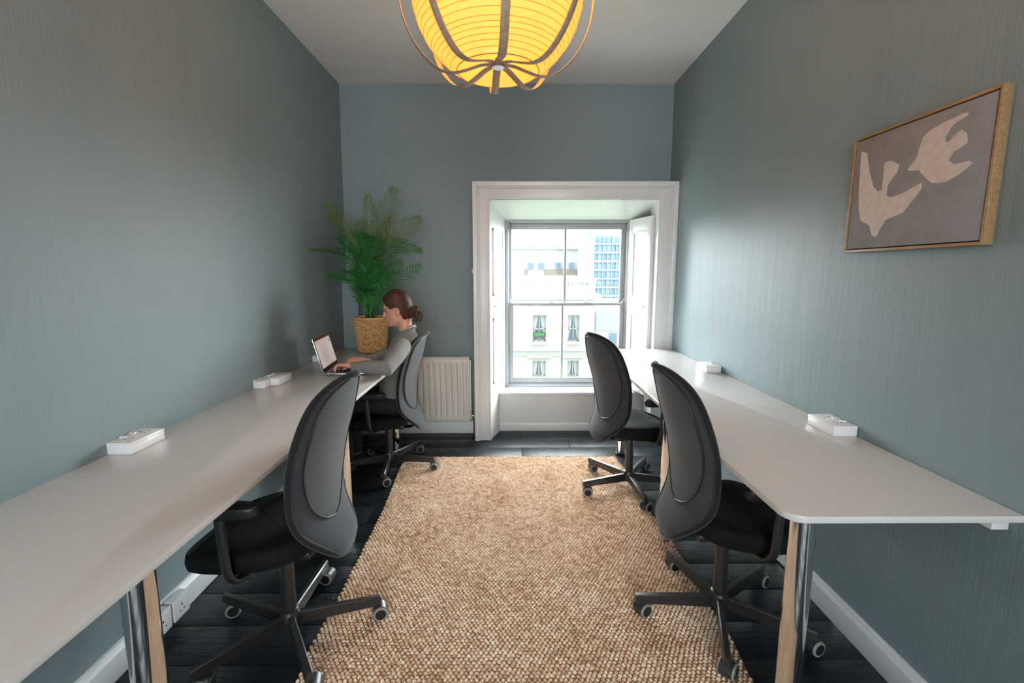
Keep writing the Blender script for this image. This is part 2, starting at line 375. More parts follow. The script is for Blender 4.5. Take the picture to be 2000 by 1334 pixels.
# ------------------------------------------------------------------ window surround, reveals, apron, sashes
IX0, IX1, IZ = -0.150, 1.108, 1.858        # inner edge of the surround
OX0, OX1, OZ = -0.2765, 1.2485, 1.9856     # outer edge
surround = struct(box('trim_2', (OX0, SY+0.012, 0.001), (IX0, YB+0.005, OZ), M['trim'], None, 0.002))
box('architrave_head', (IX0-0.002, SY+0.012, IZ), (IX1+0.002, YB+0.005, OZ), M['trim'], surround, 0.002)
box('architrave_jamb', (IX1, SY+0.012, 0.001), (OX1, YB+0.005, OZ), M['trim'], surround, 0.002)
# mitred mouldings on the face: outer band, bead, inner bead
def mitred(name, x0, x1, zt, wd, yf, yb, parent):
    b = MB()
    outer = [(x0, 0.001), (x0, zt), (x1, zt), (x1, 0.001)]; inner = [(x0+wd, 0.001), (x0+wd, zt-wd), (x1-wd, zt-wd), (x1-wd, 0.001)]
    for k in range(3):
        q = [outer[k], outer[k+1], inner[k+1], inner[k]]; b.prism(q, 'y', yf, yb)
    return b.build(name, M['trim'], parent, 40, 0.0025, 2)
mitred('outer_moulding', OX0, OX1, OZ, 0.034, SY-0.006, SY+0.02, surround)
mitred('middle_bead', OX0+0.034, OX1-0.034, OZ-0.034, 0.010, SY+0.003, SY+0.02, surround)
mitred('inner_bead', OX0+0.048, OX1-0.048, OZ-0.048, 0.006, SY+0.006, SY+0.02, surround)
mitred('edge_bead', IX0-0.010, IX1+0.010, IZ+0.010, 0.010, SY+0.004, SY+0.03, surround)
box('paint_block', (OX0-0.010, SY+0.006, 1.315), (OX0+0.006, SY+0.03, 1.35), M['trim'], surround, 0.003)
# reveals
WX0, WX1, WZ0, WZ1, WY = -0.037, 1.006, 0.335, 1.751, 4.03    # window box
rev = struct(MB().prism([(IX0, SY+0.03), (WX0, WY), (WX0, WY+0.17), (-0.20, WY+0.17), (-0.20, SY+0.03)], 'z', 0.001, 1.90).build('trim_3', M['trim'], None, 40))
# recessed panels of the folded left shutter, lying in the splayed reveal
def splay(y, off=0.0):                                        # point on the left reveal
    t = (y-(SY+0.03))/(WY-(SY+0.03)); return (IX0 + (WX0-IX0)*t + off, y)
for z0, z1 in ((0.44, 0.97), (1.14, 1.66)):
    b = MB(); ya, yb2 = 3.70, 3.965
    for (pa, pb, qa, qb) in ((ya, yb2, z1-0.02, z1), (ya, yb2, z0, z0+0.02), (ya, ya+0.03, z0, z1), (yb2-0.03, yb2, z0, z1)):
        b.prism([splay(pa, -0.01), splay(pb, -0.01), splay(pb, 0.010), splay(pa, 0.010)], 'z', qa, qb)
    b.build('panel_moulding', M['trim'], rev, 40, 0.003)
    MB().prism([splay(ya+0.045, -0.01), splay(yb2-0.045, -0.01), splay(yb2-0.045, 0.006), splay(ya+0.045, 0.006)], 'z', z0+0.035, z1-0.035).build('shutter_panel', M['trim'], rev, 40, 0.003)
MB().ball((splay(3.73, 0.012)[0], 3.73, 1.06), 0.012, 12, 8).build('shutter_knob', M['trim'], rev)
struct(MB().prism([(1.145, SY+0.03), (1.145, WY-0.02), (WX1, WY), (WX1, WY+0.17), (1.20, WY+0.17), (1.20, SY+0.03)], 'z', 0.001, 1.90).build('trim_4', M['trim'], None, 40))
struct(MB().prism([(SY+0.03, IZ), (WY, WZ1), (WY+0.17, WZ1), (WY+0.17, 1.95), (SY+0.03, 1.95)], 'x', -0.19, 1.19).build('trim_5', M['trim'], None, 40))
MBt = MB().prism([(3.84, 0.335), (3.84, 0.316), (3.848, 0.312), (3.86, 0.312), (3.86, 0.001), (3.90, 0.001), (4.20, 0.001), (4.20, 0.335)], 'x', -0.12, 1.18)
apron = struct(MBt.build('trim_6', M['trim'], None, 40, 0.003))
MB().prism([(3.87, 0.001), (3.848, 0.001), (3.848, 0.058), (3.853, 0.066), (3.87, 0.068)], 'x', -0.085, 1.14).build('apron_skirting', M['trim'], apron, 40, 0.002)
# right shutter leaf, standing ajar from the reveal
sh = thing('window_shutter', 'white panelled shutter leaf standing ajar at the right of the sash window', 'shutter', (1.004, 4.015, 0.345), 0)
dirv = Vector((1.093-1.004, 3.70-4.015, 0)); SL = dirv.length; ang = math.atan2(dirv.y, dirv.x); sh.rotation_euler = (0, 0, ang)
SH = 1.405                                                     # local x along leaf, y = face normal (negative y looks into the opening)
lf = MB(); st = 0.055; th = 0.030
for x0, x1, z0, z1 in ((0, st, 0, SH), (SL-st, SL, 0, SH), (st, SL-st, 0, 0.095), (st, SL-st, 0.64, 0.77), (st, SL-st, SH-0.10, SH)):
    lf.box(((x0+x1)/2, 0, (z0+z1)/2), (x1-x0, th, z1-z0))
lf.build('leaf_frame', M['trim'], sh, 40, 0.0015)
for z0, z1 in ((0.095, 0.64), (0.77, SH-0.10)):
    box('leaf_panel', (st-0.004, -0.006, z0-0.004), (SL-st+0.004, 0.006, z1+0.004), M['trim'], sh)
    b = MB()
    for a in ((st, st+0.016, z0, z1), (SL-st-0.016, SL-st, z0, z1), (st, SL-st, z0, z0+0.016), (st, SL-st, z1-0.016, z1)):
        b.box(((a[0]+a[1])/2, -0.009, (a[2]+a[3])/2), (a[1]-a[0], 0.010, a[3]-a[2]))
    b.build('panel_bead', M['trim'], sh, 40, 0.003)
k = MB().lathe([(0.004, 0), (0.006, 0.012), (0.013, 0.018), (0.014, 0.026), (0.009, 0.032), (0.001, 0.033)], 14)
kn = k.build('shutter_knob', M['trim'], sh); kn.rotation_euler = (PI/2, 0, 0); kn.location = (SL-0.035, -th/2, 0.71)
# sash window
win = struct(thing('window_1', None, None)); 
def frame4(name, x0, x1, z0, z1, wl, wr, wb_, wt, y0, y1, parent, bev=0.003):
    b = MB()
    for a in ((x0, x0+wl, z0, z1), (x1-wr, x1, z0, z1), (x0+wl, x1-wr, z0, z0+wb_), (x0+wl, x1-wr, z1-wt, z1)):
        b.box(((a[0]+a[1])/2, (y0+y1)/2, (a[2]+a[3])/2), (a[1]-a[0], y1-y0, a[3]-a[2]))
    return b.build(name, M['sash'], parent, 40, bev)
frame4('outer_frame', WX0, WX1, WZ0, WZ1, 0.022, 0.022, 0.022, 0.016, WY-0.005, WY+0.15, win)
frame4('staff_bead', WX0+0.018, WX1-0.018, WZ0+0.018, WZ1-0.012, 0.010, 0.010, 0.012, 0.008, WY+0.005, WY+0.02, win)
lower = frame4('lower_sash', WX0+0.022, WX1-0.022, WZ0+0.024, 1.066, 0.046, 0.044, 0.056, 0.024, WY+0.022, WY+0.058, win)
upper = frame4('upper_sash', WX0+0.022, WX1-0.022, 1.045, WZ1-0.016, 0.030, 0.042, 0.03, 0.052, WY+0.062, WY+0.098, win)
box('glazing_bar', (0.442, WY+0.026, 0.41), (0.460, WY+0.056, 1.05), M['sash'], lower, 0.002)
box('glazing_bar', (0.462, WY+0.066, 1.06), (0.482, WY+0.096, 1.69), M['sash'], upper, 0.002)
for x0, x1 in ((0.028, 0.444), (0.458, 0.942)): box('pane', (x0, WY+0.040, 0.41), (x1, WY+0.043, 1.045), M['glass'], lower)
for x0, x1 in ((0.012, 0.464), (0.480, 0.944)): box('pane', (x0, WY+0.080, 1.06), (x1, WY+0.083, 1.69), M['glass'], upper)
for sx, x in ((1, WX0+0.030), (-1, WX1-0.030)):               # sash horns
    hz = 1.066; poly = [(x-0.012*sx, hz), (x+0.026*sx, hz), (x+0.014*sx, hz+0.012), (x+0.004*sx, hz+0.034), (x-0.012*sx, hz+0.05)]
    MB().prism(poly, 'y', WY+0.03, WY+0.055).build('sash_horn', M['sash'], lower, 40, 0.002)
lk = MB(); lk.box((0.655, WY+0.04, 1.070), (0.06, 0.022, 0.008)); lk.lathe([(0.011, 0), (0.011, 0.012), (0.006, 0.018), (0.009, 0.026), (0.001, 0.032)], 12, (0.655, WY+0.04, 1.072))
lk.build('sash_lock', M['metalgrey'], lower, 40)
box('sash_lift', (0.335, WY+0.026, 1.066), (0.375, WY+0.04, 1.074), M['metalgrey'], lower, 0.002)

# ------------------------------------------------------------------ desks
def rounded(x0, x1, y0, y1, rads, n=6):
    """counter-clockwise polygon, rads for corners (x0,y0),(x1,y0),(x1,y1),(x0,y1)"""
    out = []
    for (cx, cy, r, a0) in ((x0, y0, rads[0], PI), (x1, y0, rads[1], 1.5*PI), (x1, y1, rads[2], 0), (x0, y1, rads[3], 0.5*PI)):
        if r <= 0: out.append((cx, cy)); continue
        ox = cx + r if cx == x0 else cx - r; oy = cy + r if cy == y0 else cy - r
        for k in range(n+1): a = a0 + k*PI/2/n; out.append((ox + r*math.cos(a), oy + r*math.sin(a)))
    return out
def desk_leg(x, y, parent, r=0.031):
    p = MB().lathe([(r, 0.016), (r, 0.711)], 40, (x, y, 0)); lg = p.build('leg', M['chrome'], parent)
    MB().lathe([(r+0.003, 0.001), (r+0.003, 0.014), (r-0.004, 0.018)], 32, (x, y, 0)).build('foot_cap', M['blackplastic'], lg)
    MB().box((x, y, 0.7132), (0.09, 0.09, 0.0044)).build('mounting_plate', M['metalgrey'], lg)
dr = thing('desk', 'long white worktop on chrome legs along the right wall, ending at window', 'desk')
MB().prism(rounded(0.6725, XR-0.004, 1.068, 3.605, (0.05, 0, 0, 0.02)), 'z', 0.722, 0.740).build('worktop', M['desk'], dr, 30, 0.002)
box('under_panel', (0.70, 1.085, 0.7155), (1.125, 3.56, 0.7225), M['white_wood'], dr, 0.001)
box('wall_batten', (1.202, 1.10, 0.686), (1.246, 3.58, 0.722), M['white_wood'], dr, 0.002)
for x, y in ((0.752, 1.135), (0.765, 2.19), (0.810, 3.33)): desk_leg(x, y, dr)
dl = thing('desk', 'long white worktop on chrome legs along the left wall, plant and laptop on it', 'desk')
MB().prism(rounded(XL+0.004, -0.727, 0.28, YB-0.004, (0, 0.05, 0, 0)), 'z', 0.722, 0.740).build('worktop', M['desk'], dl, 30, 0.002)
box('under_panel', (-1.19, 0.31, 0.7155), (-0.755, 3.78, 0.7225), M['white_wood'], dl, 0.001)
box('wall_batten', (XL+0.004, 0.32, 0.686), (-1.262, 3.68, 0.722), M['white_wood'], dl, 0.002)
for x, y in ((-0.80, 0.937), (-0.805, 2.19), (-0.835, 3.34)): desk_leg(x, y, dl, 0.033 if y < 1 else 0.031)

# ------------------------------------------------------------------ power sockets
def uk_socket(name, label, loc, rz, L=0.150, D=0.086, H=0.036):
    """surface socket lying face up; local y along its length, local +x away from the wall"""
    t = thing(name, label, 'socket', loc, rz, 'desk power sockets')
    MB().box((0, 0, H/2-0.002), (D, L, H-0.004)).build('back_box', M['socket'], t, 40, 0.003)
    fp = MB().box((0, 0, H-0.002), (D+0.002, L+0.002, 0.010)).build('faceplate', M['socket'], t, 40, 0.003)
    b = MB(); z = H+0.0032
    for s in (-1, 1):
        cy = s*0.036
        b.box((0.012, cy-0.011, z), (0.0062, 0.0022, 0.001)); b.box((0.012, cy+0.011, z), (0.0062, 0.0022, 0.001)); b.box((-0.010, cy, z), (0.009, 0.004, 0.001))
    b.build('pin_slots', M['slot'], fp, 0, kind='stuff')
    for s in (-1, 1):
        r = MB().box((-0.026, s*0.020, H+0.0045), (0.018, 0.012, 0.005), Matrix.Rotation(0.16*s, 3, 'X')).build('rocker_switch', M['socket'], t, 40, 0.001)
        MB().box((-0.020, s*0.020, H+0.0072), (0.004, 0.007, 0.0006), Matrix.Rotation(0.16*s, 3, 'X')).build('red_mark', M['red'], r, 0)
    return t
uk_socket('power_socket', 'white double socket box on the left desk nearest the camera', (-1.267, 1.548, 0.7402), 0)
uk_socket('power_socket', 'white double socket box on right desk, the nearer one', (1.201, 1.703, 0.7402), PI)
uk_socket('power_socket', 'white double socket box on right desk, close to the window', (1.196, 2.798, 0.7402), PI)
uk_socket('power_socket', 'white double socket box on left desk just before the laptop, smaller of the pair', (-1.276, 2.388, 0.7402), 0, 0.062, 0.062)
uk_socket('power_socket', 'larger white socket box butted behind a smaller one on left desk', (-1.256, 2.498, 0.7402), 0, 0.150, 0.10)
t = uk_socket('power_socket', 'white socket box at the left wall half hidden behind the laptop lid', (-1.262, 3.16, 0.7402), 0)
def skirting_socket(y, label):
    t = thing('skirting_socket', label, 'socket', (XL+0.0215, y, 0.072), 0, 'sockets on the left skirting board')
    MB().box((0.016, 0, 0), (0.032, 0.082, 0.082)).build('back_box', M['socket'], t, 40, 0.006, 3)
    fp = MB().box((0.035, 0, 0), (0.008, 0.086, 0.086)).build('faceplate', M['socket'], t, 40, 0.003)
    b = MB(); b.box((0.0395, -0.011, -0.016), (0.001, 0.007, 0.004)); b.box((0.0395, 0.011, -0.016), (0.001, 0.007, 0.004)); b.box((0.0395, 0, 0.006), (0.001, 0.005, 0.010))
    b.build('pin_slots', M['slot'], fp, 0, kind='stuff')
skirting_socket(1.550, 'white socket on left skirting board right beside the near desk leg')
skirting_socket(1.648, 'white socket on left skirting board, farther of the neighbouring two')
skirting_socket(1.13, 'white socket low on left skirting, at the bottom photo edge')

# ------------------------------------------------------------------ rug
def rug_edge(y):                                               # left and right edge with the photo's soft waves
    l = interp([0.5, 1.37, 1.52, 1.8, 2.5, 3.05, 3.27], [-0.70, -0.698, -0.712, -0.703, -0.712, -0.749, -0.745], y)
    r = interp([0.5, 1.38, 1.6, 2.22, 2.46, 2.7, 3.27], [0.79, 0.797, 0.803, 0.805, 0.783, 0.789, 0.765], y)
    return l, r + 0.006*math.sin(y*17)
def rug_z(x, y):
    z = 0.007*max(0, (x-0.35)/0.45)*math.exp(-((y-2.16-0.15*(0.8-x))/0.075)**2) + 0.005*max(0, (x-0.35)/0.45)*math.exp(-((y-1.93)/0.07)**2)
    return z + 0.004*max(0, (-x-0.25)/0.45)*math.exp(-((y-1.93)/0.09)**2)
RY0, RY1 = 0.55, 3.27
rug = thing('jute_rug', 'natural woven jute rug on the black floorboards between the two desks', 'rug', (0, 0, 0))
g = MB(); rings = []
ny, nx = 68, 26
for j in range(ny+1):
    y = RY0 + (RY1-RY0)*j/ny; l, r = rug_edge(y); rings.append([(l+(r-l)*i/nx, y, 0.004 + rug_z(l+(r-l)*i/nx, y)) for i in range(nx+1)])
g.rings(rings, False, False); gb = [[(x, y, 0.0008) for x, y, z in (rg[0], rg[-1])] for rg in rings]
o = g.build('rug_backing', M['jutebase'], rug, 60)
so = o.modifiers.new('thick', 'SOLIDIFY'); so.thickness = 0.0032; so.offset = -1
kv, kf = [], []
P = 0.0172; prow = 0.0142; rk = random.Random(11); nseg = 8
j = 0; y = RY0
dome = []
for a_, zz in ((0.0, 0.25), (0.55, 0.62), (1.05, 0.92)): pass
while y < RY1-0.004:
    l, r = rug_edge(y); x = l + (0.5*P if j % 2 else 0) + 0.004
    while x < r-0.004:
        ex, ey, ez = 0.0080*rk.uniform(0.85, 1.15), 0.0066*rk.uniform(0.8, 1.2), 0.0094*rk.uniform(0.65, 1.2)
        jx, jy = x + rk.uniform(-0.0015, 0.0015), y + rk.uniform(-0.0012, 0.0012); bz = 0.003 + rug_z(x, y); tw = rk.uniform(-0.35, 0.35); ct, stn = math.cos(tw), math.sin(tw)
        k0 = len(kv)
        for rr, hh in ((1.0, 0.0), (0.80, 0.48), (0.42, 0.86)):
            for q in range(nseg):
                a = 2*PI*q/nseg; u, v2 = ex*rr*math.cos(a), ey*rr*math.sin(a); kv.append((jx+u*ct-v2*stn, jy+u*stn+v2*ct, bz+ez*hh))
        kv.append((jx, jy, bz+ez))
        for t2 in range(2):
            for q in range(nseg): kf.append((k0+t2*nseg+q, k0+t2*nseg+(q+1) % nseg, k0+(t2+1)*nseg+(q+1) % nseg, k0+(t2+1)*nseg+q))
        for q in range(nseg): kf.append((k0+2*nseg+q, k0+2*nseg+(q+1) % nseg, k0+3*nseg))
        x += P
    y += prow; j += 1
me = bpy.data.meshes.new('weave_knots'); me.from_pydata(kv, [], kf)
for p in me.polygons: p.use_smooth = True
me.materials.append(M['jute']); o = bpy.data.objects.new('weave_knots', me); C.objects.link(o); o.parent = rug; o['kind'] = 'stuff'

# ------------------------------------------------------------------ office chairs
# backrest outline fitted as knots over theta 0..pi
BH, BZ, BK = 0.640, 0.342, 0.702
BY = [-0.233, -0.240, -0.181, -0.187, -0.230, -0.262, -0.300]
BW = [0.0, 0.107, 0.190, 0.221, 0.227, 0.164, 0.0]
def cm(k, t):
    n = len(k); x = t/PI*(n-1); i = min(max(int(math.floor(x)), 0), n-2); f = x-i
    a = k[i-1] if i > 0 else 2*k[0]-k[1]; b = k[i]; c = k[i+1]; d = k[i+2] if i+2 < n else 2*k[-1]-k[-2]
    return 0.5*(2*b+(c-a)*f+(2*a-5*b+4*c-d)*f*f+(3*b-a-3*c+d)*f**3)
def sg(v, e): return math.copysign(abs(v)**e, v)
def back_y(x, th): return cm(BY, th) + BK*x*x
def back_shell():
    rings = []; N = 40
    for j in range(N+1):
        th = 0.03 + (PI-0.06)*j/N; wd = max(cm(BW, th), 0.006); z = BZ + BH*(1-math.cos(th))/2
        tk = 0.030*min(1, (wd/0.07)**0.7); ring = []
        for k in range(36):
            a = 2*PI*k/36; x = wd*sg(math.cos(a), 0.75); e = sg(math.sin(a), 0.55)
            ring.append((x, back_y(x, th) + tk*(0.5+0.5*e), z))
        rings.append(ring)
    return MB().rings(rings)
def panel_pt(s, q, off):                                       # s across -1..1, q up 0..1
    th = 0.30*PI + 0.60*PI*q; e = abs(2*q-1)
    cap = (1-e**7)**0.5 if q > 0.5 else (1-e**2.4)**0.5
    wd = max(cm(BW, th)*0.80 if q > 0.0 else 0.001, 0.0) * cap; wd = max(wd, 0.001)
    x = wd*s; return (x, back_y(x, th) - off, BZ + BH*(1-math.cos(th))/2)
def back_panel():
    rings = []; N = 32; K = 14
    for j in range(N+1):
        q = j/N; rings.append([panel_pt(-1+2*k/K, q, 0.0022) for k in range(K+1)])
    g = MB().rings(rings, False, False)
    rings2 = [[(x, y+0.006, z) for x, y, z in r] for r in rings]
    return g
def piping():
    pts = [panel_pt(-1, j/40, 0.003) for j in range(41)] + [panel_pt(1, j/40, 0.003) for j in range(40, -1, -1)]
    return MB().tube(pts+pts[:1], 0.0026, 6, False)
def edge_band():
    pts = []
    for s in (1, -1):
        for j in range(33):
            th = 0.06 + (PI-0.12)*(j if s > 0 else 32-j)/32; wd = cm(BW, th)*1.0; tk = 0.030*min(1, (max(wd, 0.006)/0.07)**0.7)
            wd = max(wd-0.009, 0.001); pts.append((s*wd, back_y(wd, th)+tk*0.5, BZ + BH*(1-math.cos(th))/2))
    return MB().tube(pts + pts[:2], 0.0115, 10, False)
def seat_shape():
    rings = []
    for z, s, in ((0.372, 0.80), (0.378, 0.92), (0.392, 0.985), (0.415, 1.0), (0.436, 0.985), (0.450, 0.94), (0.456, 0.86), (0.4575, 0.5), (0.455, 0.02)):
        ring = []
        for k in range(48):
            a = 2*PI*k/48; x = 0.230*sg(math.cos(a), 0.50)*s; y = 0.052 + 0.200*sg(math.sin(a), 0.50)*s
            x *= 1 - 0.30*(max(0, 0.06-y)/0.2)**1.6
            dz = -0.035*max(0, (y-0.09)/0.13)**2*(1 if z > 0.44 else 0.4) - (0.010*(1-(abs(x)/0.22)**2) if z > 0.449 else 0)
            ring.append((x, y, z+dz))
        rings.append(ring)
    return MB().rings(rings)
def make_chair():
    t = thing('office_chair', 'chair', 'chair')
    seat_shape().build('seat', M['seat'], t, 60)
    bk = back_shell().build('backrest', M['fabric'], t, 60)
    back_panel().build('mesh_panel', M['meshfab'], bk, 60)
    edge_band().build('edge_band', M['bandfab'], bk, 60)
    piping().build('piping', M['blackplastic'], bk, 60)
    MB().box((0, -0.01, 0.362), (0.17, 0.24, 0.030)).build('tilt_mechanism', M['blackplastic'], t, 40, 0.008)
    b = MB(); b.tube(spline([(0, -0.06, 0.350), (0, -0.15, 0.345), (0, -0.195, 0.375), (0, -0.196, 0.42), (0, -0.172, 0.48)], 6), [(0.035, 0.006)]*25, 10, True, (1, 0, 0))
    b.build('back_support', M['blackplastic'], t, 60)
    MB().lathe([(0.033, 0.052), (0.034, 0.058), (0.034, 0.10), (0.030, 0.106), (0.030, 0.112), (0.0250, 0.115), (0.0245, 0.36)], 28).build('gas_column', M['blacksteel'], t, 40)
    for s in (-1, 1):
        pts = spline([(0.265*s, 0.045, 0.603), (0.266*s, 0.040, 0.52), (0.264*s, 0.036, 0.43), (0.250*s, 0.033, 0.392), (0.218*s, 0.028, 0.371), (0.12*s, 0.02, 0.366)], 6)
        ar = MB().tube(pts, [(0.016, 0.010)]*len(pts), 12, True, (0, 1, 0)).build('armrest', M['blacksteel'], t, 60)
        rings = []
        for z, q in ((0.602, 0.84), (0.604, 0.94), (0.612, 0.985), (0.631, 1.0), (0.6375, 0.985), (0.640, 0.93), (0.6405, 0.05)):
            rings.append([(0.264*s + 0.030*q*sg(math.cos(2*PI*k/32), 0.7), 0.045 + 0.122*(q if q > 0.5 else q)*sg(math.sin(2*PI*k/32), 0.62), z) for k in range(32)])
        MB().rings(rings).build('arm_pad', M['blackplastic'], ar, 60)
    b = MB(); b.tube(spline([(0.10, 0.06, 0.352), (0.19, 0.09, 0.342), (0.245, 0.11, 0.322)], 5), 0.0045, 8); b.capsule([(0.245, 0.11, 0.322), (0.275, 0.125, 0.300)], [(0.011, 0.006), (0.013, 0.005)], 10)
    b.build('height_lever', M['blackplastic'], t, 60)
    for k in range(5):                                         # star base: five pressed-steel spokes, each with a caster
        ab = MB(); s_, e_ = [], []
        def sec(r, wd, z0, z1): return [Vector((r, -wd, z0)), Vector((r, wd, z0)), Vector((r, wd*0.9, z1-0.004)), Vector((r, wd*0.6, z1)), Vector((r, -wd*0.6, z1)), Vector((r, -wd*0.9, z1-0.004))]
        ab.rings([sec(0.024, 0.0125, 0.050, 0.098), sec(0.16, 0.0125, 0.056, 0.097), sec(0.318, 0.0122, 0.062, 0.095), sec(0.322, 0.011, 0.064, 0.093)])
        ab.build('base_spoke', M['blacksteel'], t, 30)
        cb = MB(); cb.cyl((0, 0, 0.040), (0, 0, 0.066), 0.007, 12)
        cb.tube([(0.012, -0.0195, 0.0275), (0.012, -0.019, 0.0275), (0.012, 0.019, 0.0275), (0.012, 0.0195, 0.0275)], [0.024, 0.026, 0.026, 0.024], 28)
        cb.box((0.004, 0, 0.044), (0.022, 0.026, 0.014))
        cs = cb.build('caster', M['castergrey'], t, 40)
        for s in (-1, 1):
            rg = MB(); hc = MB(); rg.tube([(0.012, 0.0196*s, 0.0262), (0.012, 0.0245*s, 0.0262)], [0.0255, 0.0235], 28)
            hc.tube([(0.012, 0.0235*s, 0.0262), (0.012, 0.0262*s, 0.0262)], [0.0188, 0.0178], 24)
            rg.build('wheel_tyre', M['greyring'], cs, 40); hc.build('hub_cap', M['blackplastic'], cs, 40)
    return t
chair0 = make_chair()
R = math.radians
#      x       y      yaw     base  dz     label
CH = [(-0.806, 1.577, 87.8, 16.5, 0.009, 'dark grey office chair nearest the camera at the left desk, empty'),
      (-0.824, 3.105, 86.3, 61.0, -0.050, 'dark grey office chair with the person sitting in it'),
      (0.734, 2.785, -72.9, 57.0, -0.008, 'dark grey office chair nearest the window at the right desk, turned slightly'),
      (0.806, 1.666, -88.5, 35.0, 0.014, 'dark grey office chair nearest the camera at the right desk')]
BK_OFF = [(0.0, 0.0), (0.006, 0.012), (0.024, -0.013), (-0.002, -0.003)]
CSA = [[-70, -95, -60, -80, -75], [-80, -70, -100, -60, -85], [-50, -75, -95, -60, -40], [-55, -80, -62, -45, -70]]
trees = [chair0] + [copy_tree(chair0) for _ in range(3)]
for i, (t, (x, y, yaw, base, dz, label)) in enumerate(zip(trees, CH)):
    t.location = (x, y, 0); t.rotation_euler = (0, 0, R(yaw)); tag(t, label, 'chair', 'office chairs')
    sp_, cs_ = 0, 0
    for o in kids(t):
        base_n = o.name.split('.')[0]
        if base_n == 'base_spoke':
            o.rotation_euler = (0, 0, R(base - yaw + 72*sp_)); sp_ += 1
        elif base_n == 'caster':
            a = R(base - yaw + 72*cs_); o.location = (0.303*math.cos(a), 0.303*math.sin(a), 0.003)
            wa = math.degrees(math.atan2(-y, -x))             # show the wheel faces to the room's front, as in the photo
            o.rotation_euler = (0, 0, R(CSA[i][cs_] + 90 - yaw)); o.scale = (1.1, 1.12, 1.08); cs_ += 1
        elif base_n != 'gas_column':
            o.location = (0, 0, dz)
            if base_n in ('backrest',): o.location = (0, 0, dz)

# ------------------------------------------------------------------ pendant lamp
LX, LY, LZ = -0.036, 1.60, 1.966
lamp = thing('pendant_lamp', 'paper lantern pendant in a cage of bent wooden strips below the ceiling', 'lamp', (LX, LY, LZ))
prof = [(0.128, -0.017), (0.158, 0.000), (0.192, 0.030), (0.223, 0.068), (0.246, 0.112), (0.261, 0.162), (0.266, 0.220), (0.262, 0.268), (0.248, 0.315), (0.225, 0.360), (0.190, 0.400), (0.150, 0.428), (0.128, 0.436)]
MB().lathe([(0.001, 0.013), (0.095, 0.009), (0.120, -0.010)] + prof, 64).build('paper_shade', M['paper'], lamp, 60)
b = MB()
zz = -0.006
while zz < 0.43:
    r = interp([p[1] for p in prof], [p[0] for p in prof], zz) + 0.0006
    pts = [(r*math.cos(2*PI*k/64), r*math.sin(2*PI*k/64), zz) for k in range(65)]; b.tube(pts, 0.00065, 4, False)
    sl = 0.0105 if zz < 0.04 else 0.0160; zz += sl
pts = [(0.1285*math.cos(2*PI*k/64), 0.1285*math.sin(2*PI*k/64), -0.0175) for k in range(65)]; b.tube(pts, 0.0014, 6, False)
b.build('wire_rings', M['wire'], lamp, 60, kind='stuff')
bl = bpy.data.lights.new('bulb_light', 'POINT'); bo = bpy.data.objects.new('bulb_light', bl); C.objects.link(bo); bo.parent = lamp; bo.location = (0, 0, 0.22)
bl.energy = 17; bl.color = (1.0, 0.62, 0.33); bl.shadow_soft_size = 0.07
ribp = [(0.012, 0.002), (0.05, 0.000), (0.095, -0.015), (0.140, -0.026), (0.185, -0.017), (0.232, 0.022), (0.270, 0.078), (0.294, 0.145), (0.302, 0.220), (0.292, 0.300), (0.264, 0.370), (0.220, 0.425), (0.160, 0.462), (0.09, 0.478), (0.012, 0.480)]
path = spline([(r, 0, z) for r, z in ribp], 4)
rb = MB().tube(path, [(0.0125, 0.0021)]*len(path), 8, True, (0, 1, 0)).build('bent_rib', M['lampwood'], lamp, 30)
for k in range(8):
    o = rb if k == 0 else rb.copy()
    if k: C.objects.link(o); o.parent = lamp
    o.rotation_euler = (0, 0, R(-84 + 45*k))
MB().lathe([(0.001, -0.006), (0.019, -0.006), (0.021, -0.004), (0.021, 0.006), (0.001, 0.007)], 28).build('hub_disc', M['metalgrey'], lamp, 40)
MB().lathe([(0.001, 0.474), (0.021, 0.474), (0.021, 0.488), (0.001, 0.489)], 28).build('top_disc', M['lampwood'], lamp, 40)
MB().cyl((0, 0, 0.485), (0, 0, ZC-LZ-0.02), 0.004, 10).build('cord', M['cable'], lamp)
MB().lathe([(0.055, ZC-LZ-0.001), (0.055, ZC-LZ-0.02), (0.012, ZC-LZ-0.035), (0.001, ZC-LZ-0.035)], 28).build('ceiling_rose', M['trim'], lamp, 40)

# ------------------------------------------------------------------ picture on the right wall
pic = thing('framed_picture', 'oak framed canvas with two pale birds on grey, hung on right wall', 'picture', (1.2485, 1.50, 1.59))
y0, y1, z0, z1, d, fw = 1.243-1.50, 1.756-1.50, 1.394-1.59, 1.786-1.59, 0.029, 0.008
b = MB()
for a in ((y0, y0+fw, z0, z1), (y1-fw, y1, z0, z1), (y0+fw, y1-fw, z0, z0+fw), (y0+fw, y1-fw, z1-fw, z1)):
    b.box((-d/2, (a[0]+a[1])/2, (a[2]+a[3])/2), (d, a[1]-a[0], a[3]-a[2]))
b.build('frame', M['oak'], pic, 40, 0.001)
box('shadow_gap', (-0.016, y0+fw, z0+fw), (-0.001, y1-fw, z1-fw), mat('dark_inner_gap', (0.05, 0.025, 0.012), 0.8), pic)
cg = 0.004
cv = box('canvas', (-d+0.002, y0+fw+cg, z0+fw+cg), (-0.012, y1-fw-cg, z1-fw-cg), M['canvas'], pic, 0.001)
